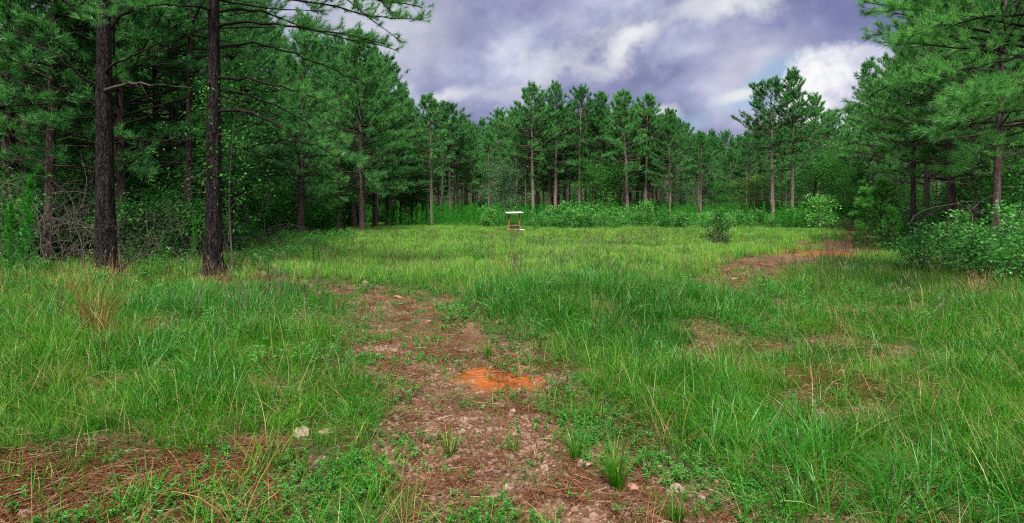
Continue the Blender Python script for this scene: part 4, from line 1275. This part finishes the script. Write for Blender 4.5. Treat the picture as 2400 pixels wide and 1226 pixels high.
# near right shrubs
GUMS = [(2165, 13.6, 1.25, 0, 'lobed leaf shrub standing alone at the bend of the red track', 1.0), (2330, 12.7, 1.3, 1, 'dense lobed leaf shrub under the dead grey branches', 1.25),
        (2395, 11.5, 1.2, 2, 'low lobed leaf shrub at the extreme right above the fallen log', 1.2), (2390, 14.5, 1.75, 0, 'tall lobed leaf shrub behind the others on the right', 1.1),
        (2255, 14.2, .85, 1, 'small lobed leaf shrub between the two larger ones', 1.3), (2290, 15.5, 1.2, 2, 'lobed leaf shrub in the shade behind the dense one', 1.2)]
for px, Y, h, i, lab, fat in GUMS:
    shrub('gum', i, gx(px, Y), Y, h, lab, 'lobed leaf shrubs of the right edge', fat=fat)

# saplings in front of the far row
SAP = [(1310, 49, 2.0, 0, 'sapling bunch right of the feeder, in front of the pale double trunk'), (1345, 49, 1.9, 1, 'sapling next right of the one before the double trunk'),
       (1385, 48, 2.1, 2, 'pale leaved sapling below the bushy dark broadleaf'), (1350, 45, .95, 1, 'small round bush in front of the far saplings'),
       (1430, 48, 1.8, 0, 'low sapling right below the bushy dark broadleaf'), (1515, 47, 2.0, 1, 'sapling before the leaning pale trunk'),
       (1550, 46, 1.7, 2, 'sapling right of the one before the leaning pale trunk'), (1480, 47, 1.4, 0, 'low sapling before the long bare trunk'),
       (1920, 42, 2.3, 1, 'tall sapling before the dead brush pile'), (1820, 43, 1.3, 0, 'low sapling before the left twin pine'),
       (1245, 50, 1.5, 2, 'low sapling close right of the feeder'), (1150, 50, 1.6, 1, 'low sapling left of the feeder'), (1640, 46, 1.3, 2, 'low sapling in the weeds below the treeline gap'),
       (1725, 46, 1.3, 0, 'low sapling in the weeds left of the twin pines')]
for px, Y, h, i, lab in SAP:
    shrub('sapling', i, gx(px, Y), Y, h * 1.1, lab, 'saplings of the far weed line', 'sapling', 'sapling', 1.0)

# lone bush out in the clearing
w, lf = broadleaf(401, 1.15, .8, .1, .012, 1500, .085, 'diamond', 30, 8, .4, .10, .6, 1)
x, y = gx(1692, 24.5), 24.5
o = thing('bush', 'lone round bush standing out in the open grass', 'bush', (x, y, gz_at(x, y)))
link('stem', w.mesh('stem', M['twig'], True), o); link('foliage', lf.mesh('foliage', M['bush']), o)

# understory of the woods
def understory():
    rg = np.random.default_rng(55)
    n = 0
    for px, Y, h, lab in ((20, 16, 2.6, 'shaded shrub at the extreme left behind the feathery plumes'), (90, 17, 3.0, 'shaded shrub under the reddish trunk'), (170, 18, 2.8, 'shaded shrub left behind the nearest big trunk'),
                          (300, 17, 2.6, 'shaded shrub just right of the nearest big trunk'), (350, 19, 3.2, 'tall shaded shrub between the two big trunks'), (400, 18, 2.4, 'low shaded shrub between the two big trunks'),
                          (455, 17.5, 2.6, 'shaded shrub just left of the second big trunk'), (330, 22, 3.6, 'taller shaded shrub deep between the two big trunks'), (130, 22, 3.6, 'tall shaded shrub deep behind the reddish trunk'),
                          (560, 20, 1.5, 'low leafy shrub right behind the second big trunk')):
        shrub('under', n, gx(px, Y), Y, h, lab, 'shaded shrubs of the left wood', fat=1.15); n += 1
    P, S = [], []
    for _ in range(420):
        y = rg.uniform(20, 70); x = -12.5 - rg.uniform(0, 24) - max(0, (y - 20) * .04)
        P.append((x, y)); S.append(rg.uniform(.55, 1.15))
    for _ in range(330):
        y = rg.uniform(16, 70); x = 14.5 + (y - 16) * .5 + rg.uniform(0, 22)
        P.append((x, y)); S.append(rg.uniform(.45, 1.0))
    for _ in range(430):
        y = rg.uniform(62, 112); x = rg.uniform(-46, 70)
        P.append((x, y)); S.append(rg.uniform(.35, .8) + max(0, y - 82) * .025)
    P = np.array(P); n = len(P)
    ms = [merge_mesh('thicket', *LIB['thicket'][k][:2]) for k in range(2)]
    scatter('undergrowth', np.column_stack([P, ground_z(P[:, 0], P[:, 1])]), np.stack([np.zeros(n), np.zeros(n), rg.random(n) * 6.28], -1), np.array(S), ms, 'dark undergrowth under the pines')


understory()

# ------------------------------------------------------------------ dog fennel and other tall weeds
def fennel_mesh(seed, h, nbr, nth, thw, mat, R=.16):
    rng = np.random.default_rng(seed)
    b = Buf(); st = bend((0, 0, -.05), (rng.normal() * .05, rng.normal() * .05, 1), h, 9, rng, 0, .03)
    V, F = tubes(st[None], (.009 * np.linspace(1, .2, 9))[None], 4); b.add(V, F, .2)
    for i in range(nbr):
        t = .12 + .88 * rng.random() ** .85
        f = t * 8; k = min(int(f), 7)
        p = st[k] * (1 - (f - k)) + st[k + 1] * (f - k)
        a = rng.random() * 6.28
        L = R * (1.3 - .95 * t) * rng.uniform(.7, 1.3) * 1.6
        br = bend(p, (math.cos(a), math.sin(a), .7), L, 4, rng, .9, .1)
        V, F = tubes(br[None], (.003 * np.linspace(1, .4, 4))[None], 3); b.add(V, F, .5)
        j = rng.random(nth) * 3; q = np.minimum(j.astype(int), 2); fr = (j - q)[:, None]
        o = br[q] * (1 - fr) + br[q + 1] * fr
        d = norm(rng.normal(size=(nth, 3)) * .6 + np.array([math.cos(a) * .35, math.sin(a) * .35, .75]))
        s = perp(d, rng) * thw * .5
        V = np.stack([o - s, o + s, o + d * rng.uniform(.03, .09, nth)[:, None]], 1).reshape(-1, 3)
        b.add(V, np.arange(3 * nth).reshape(-1, 3), np.repeat(rng.random(nth), 3))
    return b.mesh('plume', mat)


FEN = [(62, 12.4, 2.35, 'tall feathery green plume at the left edge before the shaded shrubs'), (22, 12.6, 1.75, 'shorter feathery plume left of the tall one'),
       (456, 15.4, 1.35, 'feathery plume close left of the second big trunk'), (380, 16, 1.1, 'dim feathery plume between the two big trunks'),
       (735, 16.5, .75, 'short dark feathery weed in the grass right of the second big trunk'), (748, 16.2, .6, 'even shorter dark weed beside the short feathery one'),
       (685, 29, 1.5, 'feathery plume left beside the dark trunk at the grass edge'), (860, 34, 1.5, 'feathery plume beside the dark dead twigs in the left grass'),
       (1055, 33, .45, 'tiny dark weed alone in the open grass')]
fm = [fennel_mesh(500 + i, 2.2, 120, 40, .0085, M['fennel'], .19) for i in range(3)]
for k, (px, Y, h, lab) in enumerate(FEN):
    x = gx(px, Y)
    o = thing('feathery_weed', lab, 'weed', (x, Y, gz_at(x, Y)), RNG.random() * 6, 'feathery weeds', h / 2.2)
    link('plume', fm[k % 3], o)


def weed_line():
    rg = np.random.default_rng(66)
    ms = [fennel_mesh(520 + i, 2.0, 34, 12, .022, M['fennel'], .2) for i in range(4)]
    P = []
    for _ in range(2600):
        px = rg.uniform(900, 2010); Y = rg.uniform(46, 58) - (3 if px > 1780 else 0)
        x = gx(px, Y)
        dens = .35 + .9 * sstep(np.array([fbm(np.array([x]), np.array([Y]), .35, 2, 201)[0]]), .4, .6)[0]
        if px < 1180: dens *= 1.3
        if rg.random() < dens * .75: P.append((x, Y))
    for _ in range(240):
        Y = rg.uniform(32, 50); P.append((-11.8 - rg.uniform(0, 4) - (Y - 30) * .06, Y))
    P = np.array(P); n = len(P)
    s = rg.uniform(.35, 1.12, n)
    scatter('weeds', np.column_stack([P, ground_z(P[:, 0], P[:, 1])]), np.stack([rg.normal(size=n) * .07, rg.normal(size=n) * .07, rg.random(n) * 6.28], -1), s, ms, 'band of tall feathery weeds before the far pines')
    # leafy briars in the same band
    b = [LIB['sapling'][k] for k in range(3)]
    ms = [merge_mesh('briar', q[0], q[1]) for q in b]
    P = []
    for _ in range(700):
        px = rg.uniform(1130, 1960); Y = rg.uniform(44.5, 53)
        x = gx(px, Y)
        if fbm(np.array([x]), np.array([Y]), .3, 2, 211)[0] > .44: P.append((x, Y))
    P = np.array(P); n = len(P)
    scatter('briars', np.column_stack([P, ground_z(P[:, 0], P[:, 1])]), np.stack([np.zeros(n), np.zeros(n), rg.random(n) * 6.28], -1), rg.uniform(.2, .85, n) ** 1.2, ms, 'leafy briars before the far pines')


weed_line()

# ------------------------------------------------------------------ dead wood, vines, dry grass clumps
def tangle(name, label, cat, loc, seed, n, size, r, mat='twig', up=.6, arch=-.9, group=None, height=None, part='branch'):
    rng = np.random.default_rng(seed)
    o = thing(name, label, cat, loc, 0, group)
    b = Buf()
    for i in range(n):
        a = rng.random() * 6.28
        p = np.array([rng.normal() * size * .35, rng.normal() * size * .3, rng.random() * (height or 0)])
        st = bend(p, (math.cos(a), math.sin(a) * .6, up * rng.uniform(.2, 2.0)), size * rng.uniform(.5, 1.4), 9, rng, arch * rng.uniform(.2, 1.2), .14)
        st[:, 2] = np.maximum(st[:, 2], .02)
        rr = r * rng.uniform(.5, 1.2)
        V, F = tubes(st[None], (rr * np.linspace(1, .3, 9))[None], 4); b.add(V, F, rng.choice([.4, .9]))
        for j in range(int(rng.integers(1, 4))):
            t = bend(st[int(rng.integers(2, 8))], rng.normal(size=3) + np.array([0, 0, .3]), size * rng.uniform(.15, .5), 6, rng, 0, .22)
            V, F = tubes(t[None], (rr * .5 * np.linspace(1, .3, 6))[None], 3); b.add(V, F, rng.choice([.4, .9]))
    link(part, b.mesh(part, M[mat], True), o)
    return o


for k, (px, Y, n, s, r, h, lab) in enumerate((
        (130, 15.4, 75, 1.9, .006, 3.0, 'grey vine tangle between the reddish trunk and the nearest big trunk'),
        (40, 15.0, 44, 1.7, .006, 2.4, 'grey twig tangle at the extreme left behind the plumes'),
        (205, 14.4, 40, 1.5, .0055, 2.2, 'pale vines hanging close left of the nearest big trunk'),
        (290, 14.3, 36, 1.3, .0055, 1.6, 'pale vines close right of the nearest big trunk'),
        (440, 15.0, 44, 1.6, .0055, 2.0, 'pale vine loops close left of the second big trunk'),
        (600, 22, 16, 2.0, .012, 1.0, 'grey dead twigs low under the boughs right of the second big trunk'))):
    x = gx(px, Y); tangle('vine_tangle', lab, 'vines', (x, Y, gz_at(x, Y)), 700 + k, n, s, r, group='vine tangles of the left wood', height=h * .55, part='stem', up=2.2, arch=-1.5)
for k, (px, Y, n, s, r, h, lab) in enumerate((
        (2340, 12.6, 30, 1.7, .011, 1.6, 'dead grey branch tangle above the dense lobed leaf shrub'),
        (2270, 16.0, 16, 1.5, .010, .8, 'dead grey twigs under the thick reddish trunk'),
        (2130, 24, 16, 1.6, .012, .4, 'dead grey twigs at the foot of the thin pink trunk'),
        (1965, 44, 22, 2.2, .03, .2, 'dead brush pile at the right end of the far weeds'),
        (2010, 43, 16, 1.8, .03, .2, 'smaller dead brush pile where the red track leaves the clearing'),
        (885, 30.5, 6, .8, .012, .3, 'dark dead twigs standing in the left grass'))):
    x = gx(px, Y); tangle('dead_branches', lab, 'dead branches', (x, Y, gz_at(x, Y)), 730 + k, n, s, r, 'twig_dark' if px == 885 else 'twig', group='dead branch tangles', height=h)


def stick(name, label, cat, pts, r, mat, seed):
    rng = np.random.default_rng(seed)
    q = np.array(pts, float)
    t = np.linspace(0, len(q) - 1, 14)
    br = np.stack([np.interp(t, np.arange(len(q)), q[:, k]) for k in range(3)], -1)
    br[1:-1] += rng.normal(size=br[1:-1].shape) * r * .5
    o = thing(name, label, cat, br[0]); b = Buf()
    V, F = tubes((br - br[0])[None], (r * np.linspace(1, .55, 14) * (1 + rng.normal(size=14) * .06))[None], 9); b.add(V, F, .6)
    b.add(V[:9], np.arange(9)[None, :3], .6)
    for j in (4, 7, 9, 11):
        tw = bend(br[j] - br[0], rng.normal(size=3) + np.array([0, 0, .6]), r * 14, 5, rng, 0, .2)
        V, F = tubes(tw[None], (r * .35 * np.linspace(1, .3, 5))[None], 4); b.add(V, F, .6)
    link('wood', b.mesh('wood', M[mat], True), o)


def gp(px, py, dz=0.0):
    a = G(px, py); return (a[0], a[1], gz_at(*a) + dz)


stick('fallen_branch', 'long dead branch slanting up from the foot of the nearest big trunk', 'branch', [P3(272, 632, 13.3), P3(320, 605, 13.2), P3(400, 560, 13.0)], .022, 'twig_dark', 1)
stick('fallen_log', 'short pale log in the grass at the extreme right', 'log', [gp(2350, 722, .05), gp(2400, 742, .05), gp(2470, 760, .05)], .055, 'twig', 2)
stick('fallen_branch', 'thin pale stick lying before the lone lobed leaf shrub', 'branch', [gp(2150, 648, .12), gp(2210, 640, .28), gp(2270, 652, .08)], .011, 'twig', 3)
stick('fallen_branch', 'leaning dead stick at the foot of the low boughs left', 'branch', [P3(640, 515, 30), P3(660, 535, 29), P3(690, 556, 28)], .02, 'twig', 4)


def dry_clump(label, px, py, h, n, seed, rad=.12):
    rng = np.random.default_rng(seed)
    a = G(px, py)
    o = thing('dead_grass_clump', label, 'dead grass', (a[0], a[1], gz_at(*a)), 0, 'dead grass clumps')
    link('blades', blades_mesh('blades', M['tan'], n, h, .007, rad, .55, rng, 5), o)


dry_clump('tall rusty clump of dead grass before the nearest big trunk', 225, 790, .95, 110, 1, .16)
dry_clump('rusty dead grass at the foot of the nearest big trunk', 262, 665, .8, 80, 2, .3)
dry_clump('small leaning bunch of dead grass low on the left', 125, 930, .32, 40, 3)
dry_clump('rusty dead grass clump below the dense lobed leaf shrub', 2292, 695, .62, 90, 4, .14)
dry_clump('bent dead grass around the foot of the second big trunk', 505, 655, .6, 60, 5, .3)
dry_clump('dead grass bunch in front of the nearest big trunk, left of the tall rusty one', 160, 700, .75, 60, 6, .3)

# grass bunches that stand alone on the bare soil
def bunch(label, px, py, h, n, seed):
    rng = np.random.default_rng(seed)
    a = G(px, py)
    o = thing('grass_tuft', label, 'grass tuft', (a[0], a[1], gz_at(*a)), 0, 'lone grass tufts on the bare soil')
    link('blades', blades_mesh('blades', M['grass'], n, h, .006, .035, .5, rng, 5, tint=(.2, .95)), o)


for k, (px, py, h, n, lab) in enumerate(((1350, 1040, .27, 60, 'grass tuft just above the pale flat stone'), (1445, 1110, .36, 90, 'tall dark grass tuft on the right rim of the bare soil'),
                                         (1205, 1020, .16, 36, 'small grass tuft amid the gravel'), (1055, 1030, .24, 50, 'grass tuft left of the gravel'), (1585, 1190, .25, 60, 'grass tuft at the lower rim of the bare soil'),
                                         (1040, 850, .14, 26, 'tiny dark grass tuft left of the orange clay'), (1145, 820, .26, 70, 'grass bunch right above the orange clay'), (820, 1110, .14, 40, 'spiky little rosette between the straw and the forbs'))):
    bunch(lab, px, py, h, n, 800 + k)

# ------------------------------------------------------------------ stones big enough to tell apart
STONES = [  # px, py, half width in metres, flatness, material, label
    (703, 1001, .10, .28, 'stone', 'flat pale stone half sunk in the left grass rim'), (765, 995, .075, .28, 'stone', 'smaller pale stone right of the flat one in the left grass rim'),
    (1372, 1056, .055, .55, 'stone', 'pale cracked stone below the grass tuft right of the gravel'), (1295, 985, .035, .6, 'stone_red', 'reddish stone at the upper right of the gravel'),
    (1482, 1112, .045, .6, 'stone_red', 'brick red stone at the right rim of the bare soil'), (1590, 1120, .05, .5, 'stone', 'pale stone at the far right of the bare soil'),
    (857, 665, .10, .7, 'stone', 'whitish stone alone in the grass near the second big trunk'), (1005, 740, .06, .5, 'stone_red', 'flat stone at the upper end of the clay gully'),
    (1085, 972, .028, .6, 'stone', 'pale stone at the upper left of the gravel'), (1210, 980, .04, .5, 'stone', 'flat pale stone in the middle of the gravel'),
    (890, 937, .03, .6, 'stone', 'pale stone left of the gravel in the forbs'), (1150, 1035, .03, .6, 'stone_red', 'reddish stone in the lower gravel'),
    (1275, 1062, .03, .6, 'stone', 'small pale stone left of the grass tuft'), (1005, 1055, .035, .4, 'stone', 'thin pale stone at the lower left of the gravel'),
    (640, 1098, .035, .5, 'stone_red', 'brown stone on the pine straw'), (1235, 1020, .03, .6, 'stone_red', 'round reddish stone among the gravel'),
    (1555, 1195, .03, .6, 'stone', 'pale stone at the bottom of the bare soil'), (1165, 755, .05, .6, 'stone', 'pale stone on the bank above the clay'),
    (935, 690, .09, .5, 'stone_red', 'flat stone at the far end of the bare track'), (542, 553, .22, .5, 'stone', 'white lump lying in the shade beyond the second big trunk'),
    (1720, 655, .09, .5, 'stone_red', 'reddish stone on the right hand track'), (1870, 668, .08, .4, 'stone', 'pale flat stone beside the right hand track'),
]
for k, (px, py, s, fl, mt, lab) in enumerate(STONES):
    rng = np.random.default_rng(900 + k)
    V, F = rock_arrays(rng, 2, .35, fl)
    a = G(px, py)
    o = link('stone', make_mesh('stone', V * s, F, M[mt], False), None, (a[0], a[1], gz_at(*a) + s * fl * .35), (rng.normal() * .12, rng.normal() * .12, rng.random() * 6))
    tag(o, lab, 'stone', 'stones on the bare soil')

# ------------------------------------------------------------------ the feeder
def box(c, s, bev=.006):
    x, y, z = (q / 2 for q in s); b = min(bev, x * .4, y * .4, z * .4)
    import bmesh
    bm = bmesh.new(); bmesh.ops.create_cube(bm, size=1)
    for v in bm.verts: v.co = (c[0] + v.co.x * 2 * x, c[1] + v.co.y * 2 * y, c[2] + v.co.z * 2 * z)
    bmesh.ops.bevel(bm, geom=bm.edges[:], offset=b, segments=1, affect='EDGES')
    return bm


def part(name, parent, c, s, mat, rot=None, bev=.006):
    me = bpy.data.meshes.new(name); bm = box((0, 0, 0), s, bev); bm.to_mesh(me); bm.free(); me.materials.append(M[mat])
    return link(name, me, parent, c, rot or (0, 0, 0))


def feeder():
    Y = 41.5
    x = gx(1205, Y); z = gz_at(x, Y)
    o = thing('feeder', 'wooden game feeder with white sheet roof on two posts', 'feeder', (x, Y, z + .02), math.radians(14), None, (1, 1, .93))
    hw = .40
    for sx in (-1, 1):
        part('post', o, (sx * hw, 0, .66), (.085, .085, 1.34), 'timber')
    rf = part('roof', o, (.0, 0, 1.385), (1.22, .72, .03), 'sheet', (math.radians(7), math.radians(-1.5), 0), .004)
    for k in (-1, 1):
        part('rafter', o, (k * hw, 0, 1.345), (.05, .62, .04), 'timber', (math.radians(7), 0, 0))
    tr = part('trough', o, (0, 0, .19), (2 * hw - .09, .36, .03), 'timber_dark')
    part('front_board', tr, (0, -.195, .07), (2 * hw - .09, .025, .20), 'timber_dark')
    part('back_board', tr, (0, .195, .08), (2 * hw - .09, .025, .22), 'timber_grey')
    part('rim', tr, (0, -.20, .19), (2 * hw - .088, .06, .03), 'timber_grey')
    for k in (-1, 1):
        part('end_board', tr, (k * (hw - .06), 0, .08), (.025, .36, .20), 'timber')
    for k in (-.22, 0, .2):
        part('slat', tr, (k, -.214, .06), (.11, .012, .16), 'timber_dark', None, .002)
    part('base_rail', o, (0, -.24, .06), (2 * hw + .25, .07, .09), 'timber_grey')
    part('base_rail', o, (0, .24, .06), (2 * hw + .25, .07, .09), 'timber_grey')
    rng = np.random.default_rng(3)
    V, F = rock_arrays(rng, 2, .5, .16)
    a = (gx(1225, Y - .5), Y - .5)
    s = link('scrap', make_mesh('scrap', V * .2, F, M['scrap'], False), None, (a[0], a[1], gz_at(*a) + .06), (.3, .1, .4))
    tag(s, 'crumpled white scrap lying in the grass beside the feeder', 'litter')


feeder()
